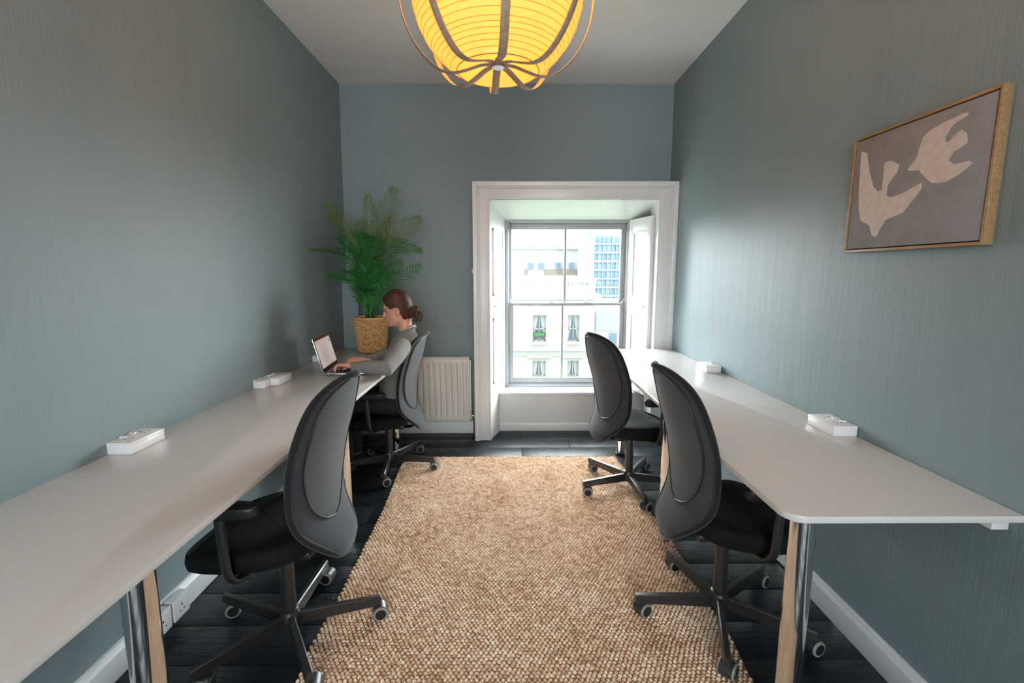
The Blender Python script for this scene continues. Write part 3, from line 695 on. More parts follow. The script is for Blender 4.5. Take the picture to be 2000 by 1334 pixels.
B1 = [(1.719,1.7373),(1.6918,1.7274),(1.6694,1.6607),(1.6455,1.6089),(1.6234,1.5887),(1.6062,1.5906),(1.6066,1.6435),(1.6067,1.6778),(1.5785,1.677),(1.5453,1.6578),(1.551,1.6348),(1.5828,1.6049),(1.5851,1.5711),(1.5645,1.5607),(1.5197,1.5663),(1.455,1.5866),(1.4507,1.5712),(1.4756,1.5414),(1.511,1.507),(1.5782,1.4911),(1.5933,1.4679),(1.6094,1.4409),(1.628,1.4446),(1.648,1.4825),(1.6887,1.5012),(1.7028,1.54),(1.7101,1.5904),(1.7154,1.665)]
B2 = [(1.3298,1.7417),(1.3351,1.7359),(1.3634,1.7296),(1.3792,1.7189),(1.393,1.6976),(1.3895,1.6831),(1.3763,1.6836),(1.3591,1.7),(1.3449,1.7043),(1.3286,1.6916),(1.3228,1.666),(1.3402,1.6573),(1.3606,1.6509),(1.3732,1.6326),(1.3556,1.6171),(1.3095,1.6165),(1.3003,1.6082),(1.3112,1.6001),(1.3421,1.5837),(1.3736,1.574),(1.399,1.5754),(1.4211,1.5805),(1.4462,1.6015),(1.4687,1.6247),(1.4908,1.627),(1.512,1.6335),(1.4991,1.6479),(1.4827,1.6612),(1.4765,1.6889),(1.4681,1.7176),(1.4456,1.7318),(1.3958,1.741),(1.3408,1.7469)]
for nm, poly in (('diving_bird', B1), ('flying_bird', B2)):
    MB().prism([(a-1.50, b_2-1.59) for a, b_2 in poly], 'x', -d+0.0012, -d+0.004).build(nm, M['birdpaint'], cv, 0)

# ------------------------------------------------------------------ radiator
RX0, RX1, RZ0, RZ1 = -0.86, -0.322, 0.128, 0.655
rad = thing('radiator', 'cream panel radiator with vertical flutes on the wall left of window', 'radiator', (0, 0, 0))
FY, BYR = 3.722, 3.785
b = MB(); n = 11; pitch = 0.0457; segs = []
xs = []; x = RX1-0.030
top, bot = RZ1-0.055, RZ0+0.045
# fluted front as a height field
cols = 150; rowz = [RZ0, RZ0+0.004, bot-0.012, bot, bot+0.018, top-0.018, top, top+0.012, RZ1-0.012, RZ1-0.004]
rings = []
for z in rowz:
    ring = []
    for i in range(cols+1):
        x = RX0 + (RX1-RX0)*i/cols; ph = (RX1-0.042-x)/pitch
        amp = 0.5+0.5*math.cos(2*PI*ph); amp = min(1, max(0, (amp-0.15)/0.6)); amp = amp*amp*(3-2*amp)
        inside = 1.0 if RX0+0.02 < x < RX1-0.018 else 0.0
        v = 1.0 if bot+0.017 < z < top-0.017 else (0.35 if bot-0.001 < z < top+0.001 else 0.0)
        edge = 0.008 if (z in (rowz[0], rowz[-1]) or i in (0, cols)) else 0.0
        ring.append((x, FY + edge + inside*v*(0.010*(1-amp)) - inside*v*0.002*amp, z))
    rings.append(ring)
b.rings(rings, False, False)
b.box(((RX0+RX1)/2, FY+0.017, (RZ0+RZ1)/2), (RX1-RX0-0.004, 0.010, RZ1-RZ0-0.006))
b.build('front_panel', M['radiator'], rad, 60)
box('side_cover', (RX1-0.012, FY+0.006, RZ0+0.012), (RX1+0.010, BYR, RZ1-0.024), M['radiator'], rad, 0.003)
box('side_cover', (RX0-0.010, FY+0.006, RZ0+0.012), (RX0+0.012, BYR, RZ1-0.024), M['radiator'], rad, 0.003)
g = MB(); g.box(((RX0+RX1)/2, FY+0.010, RZ1-0.006), (RX1-RX0-0.02, 0.012, 0.010)); g.box(((RX0+RX1)/2, BYR-0.006, RZ1-0.006), (RX1-RX0-0.02, 0.012, 0.010))
for k in range(26): g.box((RX0+0.02+(RX1-RX0-0.04)*k/25, (FY+BYR)/2+0.002, RZ1-0.008), (0.006, BYR-FY-0.01, 0.006))
g.build('top_grille', M['radiator'], rad, 40)
box('rear_panel', (RX0+0.004, BYR-0.012, RZ0+0.004), (RX1-0.004, BYR+0.006, RZ1-0.01), M['radiator'], rad, 0.003)
for x in (RX0+0.1, RX1-0.1): box('wall_bracket', (x-0.012, BYR+0.004, RZ0+0.04), (x+0.012, YB, RZ1-0.06), M['radiator'], rad)
v = MB(); v.cyl((RX1+0.008, 3.752, 0.166), (RX1+0.030, 3.752, 0.166), 0.009, 14); v.cyl((RX1+0.030, 3.752, 0.140), (RX1+0.030, 3.752, 0.180), 0.010, 14)
v.lathe([(0.010, 0), (0.012, 0.006), (0.011, 0.028), (0.004, 0.031)], 16, (RX1+0.030, 3.752, 0.180)); v.build('valve', M['brass'], rad, 40)
MB().cyl((RX1+0.030, 3.752, 0.002), (RX1+0.030, 3.752, 0.142), 0.0075, 14).build('pipe', M['copper'], rad)
# cables dropping behind the left desk, in the far corner
for x, y, l in ((-1.195, 3.70, 'black cable hanging in far left corner, right one of two'), (-1.225, 3.66, 'thicker black cable hanging in far left corner, nearest the wall')):
    pts = spline([(x, y, 0.684), (x+0.004, y-0.01, 0.45), (x-0.006, y-0.02, 0.20), (x+0.002, y-0.03, 0.030), (x+0.05, y-0.05, 0.008), (x+0.13, y-0.03, 0.007)], 6)
    tag(MB().tube(pts, 0.005 if x > -1.2 else 0.007, 8).build('power_cable', M['cable']), l, 'cable', 'cables in the far corner')

# ------------------------------------------------------------------ potted palm
px, py, pz = -1.028, 3.505, 0.7405
pot = thing('potted_palm', 'artificial palm in a woven basket on the far end of left desk', 'plant', (px, py, pz))
def pot_r(z): return interp([0, 0.02, 0.10, 0.20, 0.247, 0.256], [0.086, 0.094, 0.105, 0.115, 0.120, 0.119], z)
MB().lathe([(0.001, 0.004), (0.084, 0.004), (0.094, 0.03), (0.104, 0.10), (0.113, 0.20), (0.117, 0.246), (0.108, 0.246), (0.104, 0.20), (0.096, 0.17)], 48).build('basket_liner', M['liner'], pot, 60)
b = MB(); z = 0.008; row = 0; NS = 46
while z < 0.246:
    pts = []; rads = []
    for k in range(185):
        a = 2*PI*k/184; r = pot_r(z) + 0.0056*math.sin(NS/2*a + row*PI) ; pts.append((r*math.cos(a), r*math.sin(a), z + 0.0012*math.sin(7*a+row)))
    b.tube(pts, [(0.0050, 0.0056)]*185, 6, False); z += 0.0092; row += 1
b.build('woven_strands', M['wicker'], pot, 60, kind='stuff')
pts = [(0.118*math.cos(2*PI*k/60), 0.118*math.sin(2*PI*k/60), 0.252) for k in range(61)]
MB().tube(pts, [0.0088 + 0.001*math.sin(k*2.1) for k in range(61)], 8, False).build('basket_rim', M['wicker'], pot, 60)
MB().lathe([(0.001, 0.215), (0.108, 0.212), (0.108, 0.19)], 40).build('soil', M['soil'], pot, 60)
rp2 = random.Random(5)
def frond(base, mid, tip, nl, ll, droop=0.35, fold=0.55):
    """leaf: curved stalk with two rows of narrow leaflets"""
    pts = spline([base, tuple((a*0.6+b_3*0.4) for a, b_3 in zip(base, mid)), mid, tip], 10); N = len(pts)
    b = MB(); b.tube(pts, [0.0042*(1-0.8*i/(N-1)) for i in range(N)], 6)
    D = (Vector(tip)-Vector(base)).normalized(); sa = D.cross(Vector((0, 0, 1))); sb = D.cross(Vector((0.15, 1, 0.25)))
    sa = sa.normalized() if sa.length > 0.2 else sa; side0 = sb.normalized()*0.8 + (sa if sa.dot(sb) > 0 else -sa)*rp2.uniform(0.0, 0.7)
    side0.normalize()
    nl = int(nl*1.4)
    for k in range(nl):
        t = 0.36 + 0.64*(k/(nl-1)); i = min(int(t*(N-1)), N-2); f = t*(N-1)-i; p = pts[i].lerp(pts[i+1], f)
        d = (pts[min(i+2, N-1)]-pts[max(i-1, 0)]).normalized(); side = (side0 - d*side0.dot(d)).normalized(); up = side.cross(d)
        if up.z < 0: up = -up
        env = math.sin(PI*min(1, 0.22+0.72*(k/(nl-1))))**0.8
        for s in (-1, 1):
            L = ll*1.1*env*rp2.uniform(0.88, 1.1); fw_ = 0.55 + 0.5*(k/(nl-1)) + rp2.uniform(-0.08, 0.08)
            v = (side*s*math.cos(fw_*0.9) + d*math.sin(fw_*0.9) + up*(fold*0.5)).normalized()
            q1 = p + v*L*0.5; q2 = p + v*L + Vector((0, 0, -droop*L*0.5)); wv_ = v.cross(up).normalized(); hw = 0.0037*rp2.uniform(0.85, 1.15)
            mid1 = q1 + Vector((0, 0, -droop*L*0.06)); nrm = up*0.0022
            vs = [p - wv_*hw*0.4, p + wv_*hw*0.4, mid1 + wv_*hw, q2, mid1 - wv_*hw, mid1 + nrm, p + v*L*0.12 + nrm]
            vs = [Vector((max(v_.x, -1.286-px), v_.y, v_.z)) for v_ in vs]          # leaflets press against the wall
            b.add(vs, [(0, 6, 5, 4), (6, 1, 2, 5), (5, 2, 3), (4, 5, 3), (0, 1, 6)])
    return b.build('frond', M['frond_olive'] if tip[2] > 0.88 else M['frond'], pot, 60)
zb = 0.215
# (tip world x,y,z), bend, leaflets, leaflet length
FR = [((-1.262, 3.36, 1.780), (-1.10, 3.46, 1.52), 24, 0.135), ((-1.235, 3.33, 1.705), (-1.10, 3.44, 1.50), 22, 0.125),
      ((-0.800, 3.40, 1.890), (-0.965, 3.50, 1.58), 26, 0.140), ((-0.990, 3.42, 1.850), (-1.02, 3.50, 1.55), 24, 0.120),
      ((-0.630, 3.38, 1.690), (-0.900, 3.47, 1.53), 26, 0.140), ((-0.622, 3.32, 1.475), (-0.870, 3.42, 1.48), 22, 0.115),
      ((-0.628, 3.34, 1.365), (-0.900, 3.43, 1.20), 22, 0.125), ((-0.770, 3.40, 1.390), (-0.940, 3.47, 1.24), 20, 0.120),
      ((-1.262, 3.08, 1.465), (-1.11, 3.36, 1.42), 24, 0.130), ((-1.255, 3.36, 1.290), (-1.12, 3.45, 1.26), 22, 0.120),
      ((-1.000, 3.22, 1.580), (-1.02, 3.38, 1.45), 24, 0.135), ((-0.930, 3.26, 1.400), (-0.99, 3.40, 1.30), 22, 0.130),
      ((-1.090, 3.26, 1.330), (-1.06, 3.40, 1.26), 22, 0.125), ((-1.200, 3.42, 1.560), (-1.09, 3.48, 1.42), 22, 0.115),
      ((-0.900, 3.62, 1.720), (-0.97, 3.56, 1.48), 22, 0.120), ((-1.130, 3.66, 1.700), (-1.07, 3.58, 1.45), 22, 0.120),
      ((-1.020, 3.30, 1.200), (-1.03, 3.42, 1.17), 18, 0.110), ((-0.920, 3.20, 1.560), (-0.98, 3.38, 1.48), 22, 0.130)]
for k, (tip, mid, nl, ll) in enumerate(FR):
    a = k*2.4; r0 = 0.014 + 0.024*((k*7) % 5)/5; base = (r0*math.cos(a), r0*math.sin(a), zb)
    frond(base, (mid[0]-px, mid[1]-py, mid[2]-pz), (tip[0]-px, tip[1]-py, tip[2]-pz), nl, ll)
for k in range(5):
    a = k*1.26; MB().capsule([(0.02*math.cos(a), 0.02*math.sin(a), 0.205), (0.026*math.cos(a), 0.026*math.sin(a), 0.36), (0.05*math.cos(a), 0.05*math.sin(a), 0.50)], [0.008, 0.0065, 0.004], 8).build('stalk', M['stem'], pot, 60)

# ------------------------------------------------------------------ laptop
hn, hf_ = Vector((-1.062, 2.655, 0.7405)), Vector((-1.098, 3.000, 0.7405))
lw = 0.325; hd = (hf_-hn).normalized(); fwd = Vector((-hd.y, hd.x, 0)); fwd = -fwd if fwd.x < 0 else fwd
lap = thing('laptop', 'open silver laptop showing a document, under the person\'s hands', 'laptop', hn, math.atan2(fwd.y, fwd.x))
ld = 0.225                                                     # local x: towards the person, local y: along the hinge
sgn = 1 if (Matrix.Rotation(math.atan2(fwd.y, fwd.x), 3, 'Z') @ Vector((0, 1, 0))).dot(hd) > 0 else -1
MB().prism([(0, 0), (ld, 0), (ld, lw), (0, lw)], 'z', 0.002, 0.013).build('base', M['alu'], lap, 40, 0.0025)
b = MB(); b.box((0.075, lw/2, 0.0132), (0.105, lw-0.045, 0.0008)); b.build('keyboard_well', M['bezel'], lap, 0)
b = MB()
for r in range(5):
    for c in range(14): b.box((0.034 + r*0.0195, 0.032 + c*0.0201, 0.0142), (0.0165, 0.0170, 0.0016))
b.build('keys', M['key'], lap, 0, kind='stuff')
box('trackpad', (0.142, lw/2-0.055, 0.0128), (0.212, lw/2+0.055, 0.0136), M['metalgrey'], lap)
pb = MB()
for x in (0.018, 0.040, 0.056): pb.box((x, -0.0002, 0.008), (0.011, 0.001, 0.004))
pb.build('side_ports', M['bezel'], lap, 0)
lid = MB().box((0, lw/2, 0.103), (0.006, lw, 0.205)).build('screen_lid', M['alu'], lap, 40, 0.002)
lid.location = (-0.001, 0, 0.011); lid.rotation_euler = (0, R(-15), 0)
box('bezel', (0.0028, 0.003, 0.004), (0.0042, lw-0.003, 0.203), M['bezel'], lid)
box('display', (0.0040, 0.013, 0.026), (0.0047, lw-0.013, 0.188), M['screen'], lid)
box('page_header', (0.0045, 0.014, 0.172), (0.0050, lw-0.014, 0.187), M['screenpink'], lid)
box('blue_button', (0.0045, lw-0.055, 0.156), (0.0052, lw-0.020, 0.168), M['screenblue'], lid)
b = MB(); rl = random.Random(2)
for k in range(17):
    zt = 0.150 - k*0.0066; x0 = 0.07 + (0.02 if k % 5 == 0 else 0); b.box((0.0049, (x0 + x0+rl.uniform(0.08, 0.17))/2 + 0.0, zt), (0.0004, rl.uniform(0.08, 0.16), 0.0016))
for k in range(9): b.box((0.0049, 0.10 + k*0.016, 0.030), (0.0004, 0.010, 0.006))
b.build('text_lines', M['screentext'], lid, 0, kind='stuff')

# ------------------------------------------------------------------ seated person
def remesh(mb, voxel, smooth_it, name, m, parent=None, cut=None):
    o = mb.build('tmp', m, None, 0)
    rm = o.modifiers.new('r', 'REMESH'); rm.mode = 'VOXEL'; rm.voxel_size = voxel
    sm = o.modifiers.new('s', 'SMOOTH'); sm.factor = 0.5; sm.iterations = smooth_it
    bpy.context.view_layer.update(); dg = bpy.context.evaluated_depsgraph_get()
    me = bpy.data.meshes.new_from_object(o.evaluated_get(dg)); me.name = name
    bpy.data.objects.remove(o)
    if cut:
        bm = bmesh.new(); bm.from_mesh(me); bmesh.ops.delete(bm, geom=[v for v in bm.verts if cut(v.co)], context='VERTS'); bm.to_mesh(me); bm.free()
    for p in me.polygons: p.use_smooth = True
    me.materials.clear(); me.materials.append(m)
    r = bpy.data.objects.new(name, me); C.objects.link(r)
    if parent is not None: r.parent = parent
    return r
PH = 2.93                                                      # plane the head profile was measured in
PYM = 3.09                                                     # middle plane of the figure
KS = PYM/PH; EYE = Vector((0, 0, 1.3244))
def hs(mb):                                                    # bring head pieces from the measuring plane to the figure's own distance, at true size
    mb.v = [tuple(EYE + (Vector(v)-EYE)*KS) for v in mb.v]; return mb
def head_rings(grow=0.0):
    # z, front x, back x, half width   (profile of the photo, face towards -x)
    T_ = [(0.992, -0.744, -0.690, 0.018), (0.998, -0.749, -0.672, 0.030), (1.010, -0.752, -0.652, 0.043), (1.024, -0.754, -0.638, 0.051), (1.040, -0.759, -0.628, 0.058),
          (1.060, -0.764, -0.620, 0.064), (1.080, -0.767, -0.615, 0.068), (1.098, -0.770, -0.611, 0.071), (1.115, -0.774, -0.609, 0.073), (1.135, -0.777, -0.610, 0.074),
          (1.155, -0.774, -0.615, 0.073), (1.172, -0.766, -0.623, 0.070), (1.188, -0.753, -0.635, 0.064), (1.201, -0.737, -0.650, 0.054), (1.210, -0.719, -0.668, 0.040), (1.215, -0.703, -0.684, 0.020)]
    out = []
    for z, xf, xb, w in T_:
        xf -= grow; xb += grow; w += grow; c = (xf+xb)/2; a = (xb-xf)/2; ring = []
        for k in range(32):
            t = 2*PI*k/32; cx = math.cos(t); x = c - a*cx; y = w*sg(math.sin(t), 0.9)*(1 - 0.14*max(0, cx)**2)
            ring.append((x, PH + y, z + (grow*max(0, (z-1.13)/0.085))))
        out.append(ring)
    return out
hd_ = MB(); hd_.rings(head_rings())
# nose, lips, chin, brow, ears
hd_.capsule([(-0.764, PH, 1.098), (-0.772, PH, 1.076), (-0.780, PH, 1.059)], [0.0065, 0.0078, 0.0090], 10)
for s in (-1, 1): hd_.ball((-0.766, PH+0.009*s, 1.055), (0.009, 0.0075, 0.007), 10, 8)
hd_.ball((-0.757, PH, 1.031), (0.0085, 0.020, 0.006), 12, 8); hd_.ball((-0.753, PH, 1.021), (0.0085, 0.018, 0.006), 12, 8)
hd_.ball((-0.744, PH, 1.004), (0.011, 0.019, 0.012), 12, 8)
hd_.capsule([(-0.764, PH-0.042, 1.110), (-0.769, PH-0.016, 1.112), (-0.769, PH+0.016, 1.112), (-0.764, PH+0.042, 1.110)], [0.008]*4, 8)
for s in (-1, 1):
    Re = Matrix.Rotation(0.25*s, 3, 'Z') @ Matrix.Rotation(0.15, 3, 'Y'); hd_.ball((-0.679, PH+0.071*s, 1.088), (0.016, 0.007, 0.026), 14, 10, Re)
    hd_.capsule([(-0.690, PH+0.077*s, 1.106), (-0.673, PH+0.080*s, 1.109), (-0.665, PH+0.079*s, 1.092), (-0.676, PH+0.077*s, 1.068)], [0.0042]*4, 8)
hd_.capsule([(-0.652, PH, 1.075), (-0.650, PH, 1.02), (-0.646, PH, 0.96), (-0.640, PH, 0.89)], [(0.040, 0.046), (0.040, 0.046), (0.042, 0.050), (0.05, 0.06)], 16, (1, 0, 0))
body = hs(hd_)
# torso and limbs under the clothes
SX = -0.770                                                    # spine line of the torso
body.capsule([(SX+0.055, PYM, 0.80), (SX+0.02, PYM, 0.72), (SX+0.01, PYM, 0.62), (SX, PYM, 0.52)], [(0.075, 0.115), (0.07, 0.105), (0.07, 0.10), (0.08, 0.12)], 20, (1, 0, 0))
NS_, NE, NW = Vector((-0.668, 2.895, 0.872)), Vector((-0.704, 2.640, 0.784)), Vector((-0.905, 2.705, 0.784))    # near arm: shoulder, elbow, wrist
FS, FE, FW = Vector((-0.690, 3.215, 0.868)), Vector((-0.755, 3.170, 0.790)), Vector((-0.880, 2.865, 0.788))     # far arm
for S_, E_, W_ in ((NS_, NE, NW), (FS, FE, FW)):
    body.capsule([S_, E_, W_], [0.036, 0.030, 0.0195], 12)
def hand(wrist, dirv, sidev):
    """palm down hand; dirv towards the fingers, sidev towards the thumb side"""
    d = Vector(dirv).normalized(); s = (Vector(sidev)-d*Vector(sidev).dot(d)).normalized(); u = Vector((0, 0, 1)); u = (u-d*u.dot(d)-s*u.dot(s)).normalized()
    Pp = lambda f, sd, up: wrist + d*f + s*sd + u*up
    body.capsule([Pp(-0.020, 0, 0), Pp(0.012, 0, 0.002), Pp(0.042, 0.001, 0.007), Pp(0.064, 0.0, 0.005)], [(0.021, 0.017), (0.026, 0.016), (0.034, 0.0135), (0.033, 0.0115)], 14, s)
    for sd, L, ln in ((0.028, 0.066, 0.0), (0.0095, 0.074, 0.004), (-0.0095, 0.069, 0.002), (-0.0275, 0.054, -0.006)):
        a = Pp(0.060+ln, sd, 0.010); k1 = Pp(0.060+ln+L*0.36, sd*1.2, 0.008); k2 = Pp(0.060+ln+L*0.56, sd*1.25, -0.010); tp = Pp(0.060+ln+L*0.60, sd*1.25, -0.026)
        body.capsule([Pp(0.040, sd*0.8, 0.005), a, k1, k2, tp], [0.0085, 0.0086, 0.0080, 0.0072, 0.0060], 10)
    body.capsule([Pp(0.016, 0.018, -0.002), Pp(0.042, 0.042, -0.006), Pp(0.060, 0.048, -0.012), Pp(0.076, 0.042, -0.020)], [0.0115, 0.0105, 0.009, 0.007], 10)
hand(NW + Vector((-0.010, 0.002, 0.002)), (-1.0, 0.10, -0.04), (0.1, 1, -0.15))
hand(FW + Vector((-0.010, -0.006, 0.003)), (-1.0, -0.16, -0.03), (0.1, -1, -0.2))
for s in (-1, 1):
    body.capsule([(SX, PYM+0.085*s, 0.475), (-0.90, PYM+0.10*s, 0.482), (-1.07, PYM+0.095*s, 0.475), (-1.09, PYM+0.09*s, 0.30), (-1.07, PYM+0.09*s, 0.085)], [0.062, 0.058, 0.046, 0.040, 0.030], 14)
    body.capsule([(-1.065, PYM+0.09*s, 0.055), (-1.18, PYM+0.10*s, 0.035)], [(0.032, 0.028), (0.032, 0.018)], 10, (0, 1, 0))
person = remesh(body, 0.0032, 3, 'person', M['skin'])
tag(person, 'person in grey knit sweater seated at left desk, typing on a laptop', 'person')
for s in (-1, 1):
    hs(MB().ball((-0.7535, PH+0.032*s, 1.089), (0.008, 0.013, 0.0048), 12, 8, Matrix.Rotation(0.35*s, 3, 'Z'))).build('eye', M['eye'], person)
    hs(MB().capsule([(-0.7675, PH+0.028*s, 1.112), (-0.7635, PH+0.040*s, 1.1135), (-0.7545, PH+0.052*s, 1.109)], [0.0022, 0.0026, 0.0016], 8)).build('eyebrow', M['hair'], person)
hs(MB().ball((-0.7610, PH, 1.0262), (0.0062, 0.018, 0.0068), 14, 8)).build('lips', M['lipm'], person)
# hair: cap with hairline, and a low bun
HLx = [-0.80, -0.782, -0.750, -0.716, -0.702, -0.686, -0.668, -0.652, -0.634, -0.55]; HLz = [1.162, 1.150, 1.124, 1.098, 1.110, 1.117, 1.085, 1.048, 1.026, 1.012]
def hair_cut(co):
    v = EYE + (Vector(co)-EYE)/KS
    hz = interp(HLx, HLz, v.x); side = min(1.0, abs(v.y-PH)/0.055)
    return v.z < (hz if v.x > -0.70 else hz + (1.160-hz)*(1-side))
hm = MB(); hm.rings(head_rings(0.0085)); hm.ball((-0.645, PH, 1.080), (0.046, 0.056, 0.058), 20, 14); hs(hm)
hair = remesh(hm, 0.0036, 4, 'hair', M['hair'], person, hair_cut)
bm = bmesh.new(); bm.from_mesh(hair.data)
for _ in range(14):                                            # even out the hairline
    new = {}
    for v in bm.verts:
        if v.is_boundary:
            nb = [e.other_vert(v).co for e in v.link_edges if e.is_boundary]
            if len(nb) == 2: new[v] = v.co*0.4 + (nb[0]+nb[1])*0.3
    for v, c_ in new.items(): v.co = c_
bm.to_mesh(hair.data); bm.free()
for p in hair.data.polygons: p.use_smooth = True
sl = hair.modifiers.new('thick', 'SOLIDIFY'); sl.thickness = 0.008; sl.offset = -1
bn = MB(); rb2 = random.Random(4)
for k in range(13):                                            # bun of twisted locks
    a0 = k*0.75; pts = []
    for j in range(10):
        a = a0 + j*0.40; rr = 0.021 + 0.004*math.sin(j*1.3+k)
        pts.append((-0.590 + rr*0.95*math.cos(a), PH + 0.026*math.sin(k*1.7+j*0.25), 1.083 + rr*1.25*math.sin(a)))
    bn.capsule(pts, [0.0075]*10, 8)
bn.ball((-0.590, PH, 1.083), (0.022, 0.024, 0.026), 14, 10); bn.capsule([(-0.622, PH, 1.092), (-0.60, PH, 1.086)], [0.022, 0.022], 12)
hs(bn).build('hair_bun', M['hair'], person, 60)
lk = MB()
for k in range(16):
    x = -0.578 + rb2.uniform(-0.020, 0.026); y = PH + rb2.uniform(-0.026, 0.026)
    lk.capsule(spline([(x-0.012, y, 1.095), (x+0.010, y, 1.066), (x+0.008, y+rb2.uniform(-0.01, 0.01), 1.038), (x-0.006, y, 1.012+rb2.uniform(0, 0.022))], 4), [0.0026]*11 + [0.0014, 0.0008], 6)
hs(lk).build('loose_hair_strands', M['hair'], person, 60)
# sweater
sw = MB()
sw.capsule([(-0.668, PYM, 0.938), (-0.668, PYM, 0.905), (-0.678, PYM, 0.865), (-0.712, PYM, 0.79), (-0.755, PYM, 0.69), (-0.765, PYM, 0.60), (-0.775, PYM, 0.500)],
           [(0.050, 0.060), (0.076, 0.100), (0.092, 0.140), (0.098, 0.140), (0.092, 0.128), (0.094, 0.128), (0.105, 0.145)], 28, (1, 0, 0))
for S_, E_, W_ in ((NS_, NE, NW), (FS, FE, FW)):
    m1 = S_.lerp(E_, 0.5) + Vector((0.006, 0, 0.002)); m2 = E_.lerp(W_, 0.45) + Vector((0, 0, 0.004))
    sw.capsule([S_ + Vector((0, 0, -0.004)), m1, E_ + Vector((0.006, 0, 0.002)), m2, E_.lerp(W_, 0.86)], [0.058, 0.056, 0.048, 0.043, 0.033], 18)
    sw.capsule([E_.lerp(W_, 0.84), E_.lerp(W_, 0.97)], [0.033, 0.030], 16)
sweater = remesh(sw, 0.005, 3, 'sweater', M['knit'], person)
def collar(r1, r2, x, z, tl, rad, nm, m_): MB().tube([(x + r1*math.cos(2*PI*k/32), PYM + r2*math.sin(2*PI*k/32), z + tl*math.cos(2*PI*k/32)) for k in range(33)], rad, 8, False).build(nm, m_, person, 60)
collar(0.050, 0.058, -0.668, 0.955, 0.016, 0.008, 'sweater_collar', M['knit'])
collar(0.046, 0.053, -0.667, 0.962, 0.019, 0.0045, 'white_undershirt', M['white_cotton'])
tr = MB()
tr.capsule([(SX, PYM-0.06, 0.480), (SX, PYM+0.06, 0.480)], [0.085, 0.085], 18)
for s in (-1, 1):
    tr.capsule([(SX, PYM+0.085*s, 0.477), (-0.90, PYM+0.10*s, 0.484), (-1.075, PYM+0.095*s, 0.477), (-1.095, PYM+0.09*s, 0.30), (-1.075, PYM+0.09*s, 0.115)], [0.074, 0.070, 0.058, 0.052, 0.046], 16)
trousers = remesh(tr, 0.006, 3, 'trousers', M['trouser'], person)
for s in (-1, 1):
    MB().capsule([(-1.055, PYM+0.09*s, 0.042), (-1.13, PYM+0.097*s, 0.038), (-1.205, PYM+0.103*s, 0.030)], [(0.040, 0.040), (0.042, 0.034), (0.040, 0.024)], 14, (0, 1, 0)).build('shoe', M['shoe'], person, 60)

# ------------------------------------------------------------------ outside: street and buildings
struct(box('ground', (-80, 24.0, -12.2), (90, 160, -12.0), M['asphalt']))
struct(box('lawn', (-80, 4.6, -12.2), (90, 23.9, -12.0), M['lawn']))
GZ = -12.0
A = thing('townhouse', 'white stucco townhouse opposite with balustrade and draped windows', 'building', (0, 30, GZ))
def loc(x, z): return (x, z - GZ)
AX0, AX1 = -14.0, 5.35
wb = MB()
# facade with real window openings: columns of windows
wins = [(-12.2, -11.4), (-9.8, -9.0), (-7.4, -6.6), (-5.1, -4.3), (-2.3, -1.5), (1.46, 2.30), (3.71, 4.42)]
rowsz = [(-3.06, -1.38), (-6.2, -4.32), (-10.4, -8.0)]
zs = [GZ] + [z for r in sorted(rowsz) for z in r] + [-0.40]
for i in range(0, len(zs)-1):
    z0, z1 = zs[i]-GZ, zs[i+1]-GZ
    if i % 2 == 0: wb.box(((AX0+AX1)/2, 0.25, (z0+z1)/2), (AX1-AX0, 0.5, z1-z0))
    else:
        edges = [AX0] + [e for wn in wins for e in wn] + [AX1]
        for k in range(0, len(edges), 2): wb.box(((edges[k]+edges[k+1])/2, 0.25, (z0+z1)/2), (edges[k+1]-edges[k], 0.5, z1-z0))
wb.box(((AX0+AX1)/2, 5.0, (-0.4-GZ)/2), (AX1-AX0, 8.5, -0.4-GZ))
wall = wb.build('facade', M['stucco'], A, 0)
box('string_course', (AX0, -0.16, -3.66-GZ), (AX1+0.05, 0.05, -3.42-GZ), M['stucco'], A, 0.03)
box('string_course', (AX0, -0.08, -3.98-GZ), (AX1+0.03, 0.05, -3.86-GZ), M['stucco'], A, 0.02)
box('cornice', (AX0, -0.35, -0.40-GZ), (AX1+0.35, 0.6, -0.02-GZ), M['stucco'], A, 0.06)
box('parapet_rail', (AX0, -0.12, 0.66-GZ), (AX1+0.10, 0.32, 0.83-GZ), M['stucco'], A, 0.03)
for x0, x1 in ((AX0, -12.0), (-8.4, -6.9), (-2.9, -1.4), (-0.6, 0.98), (2.68, 3.52), (4.98, AX1)): box('parapet_block', (x0, -0.10, -0.03-GZ), (x1, 0.30, 0.68-GZ), M['stucco'], A, 0.02)
MB().prism([(0.55, -0.4-GZ), (0.55, 0.02-GZ), (3.0, 1.05-GZ), (8.6, 1.05-GZ), (9.2, -0.4-GZ)], 'x', AX0+0.2, AX1-0.2).build('slate_roof', M['slate'], A, 0)
bal = MB().lathe([(0.07, 0.0), (0.07, 0.06), (0.04, 0.10), (0.075, 0.26), (0.065, 0.36), (0.035, 0.60), (0.055, 0.66), (0.07, 0.70), (0.07, 0.88)], 10)
first = None
for x in [1.166 + 0.2255*k for k in range(7)] + [3.72 + 0.2255*k for k in range(6)] + [-5.9 + 0.24*k for k in range(12)]:
    if first is None: first = bal.build('baluster', M['stucco'], A, 60); o = first
    else: o = first.copy(); C.objects.link(o)
    o.parent = A; o.location = (x, 0.10, -0.03-GZ); o.scale = (1, 1, 0.80)
un = MB().lathe([(0.22, 0), (0.22, 0.25), (0.10, 0.30), (0.26, 0.75), (0.20, 0.95), (0.07, 1.05), (0.11, 1.2), (0.01, 1.4)], 16, (4.95, 0.1, 0.82-GZ)).build('roof_urn', M['stucco'], A, 60)
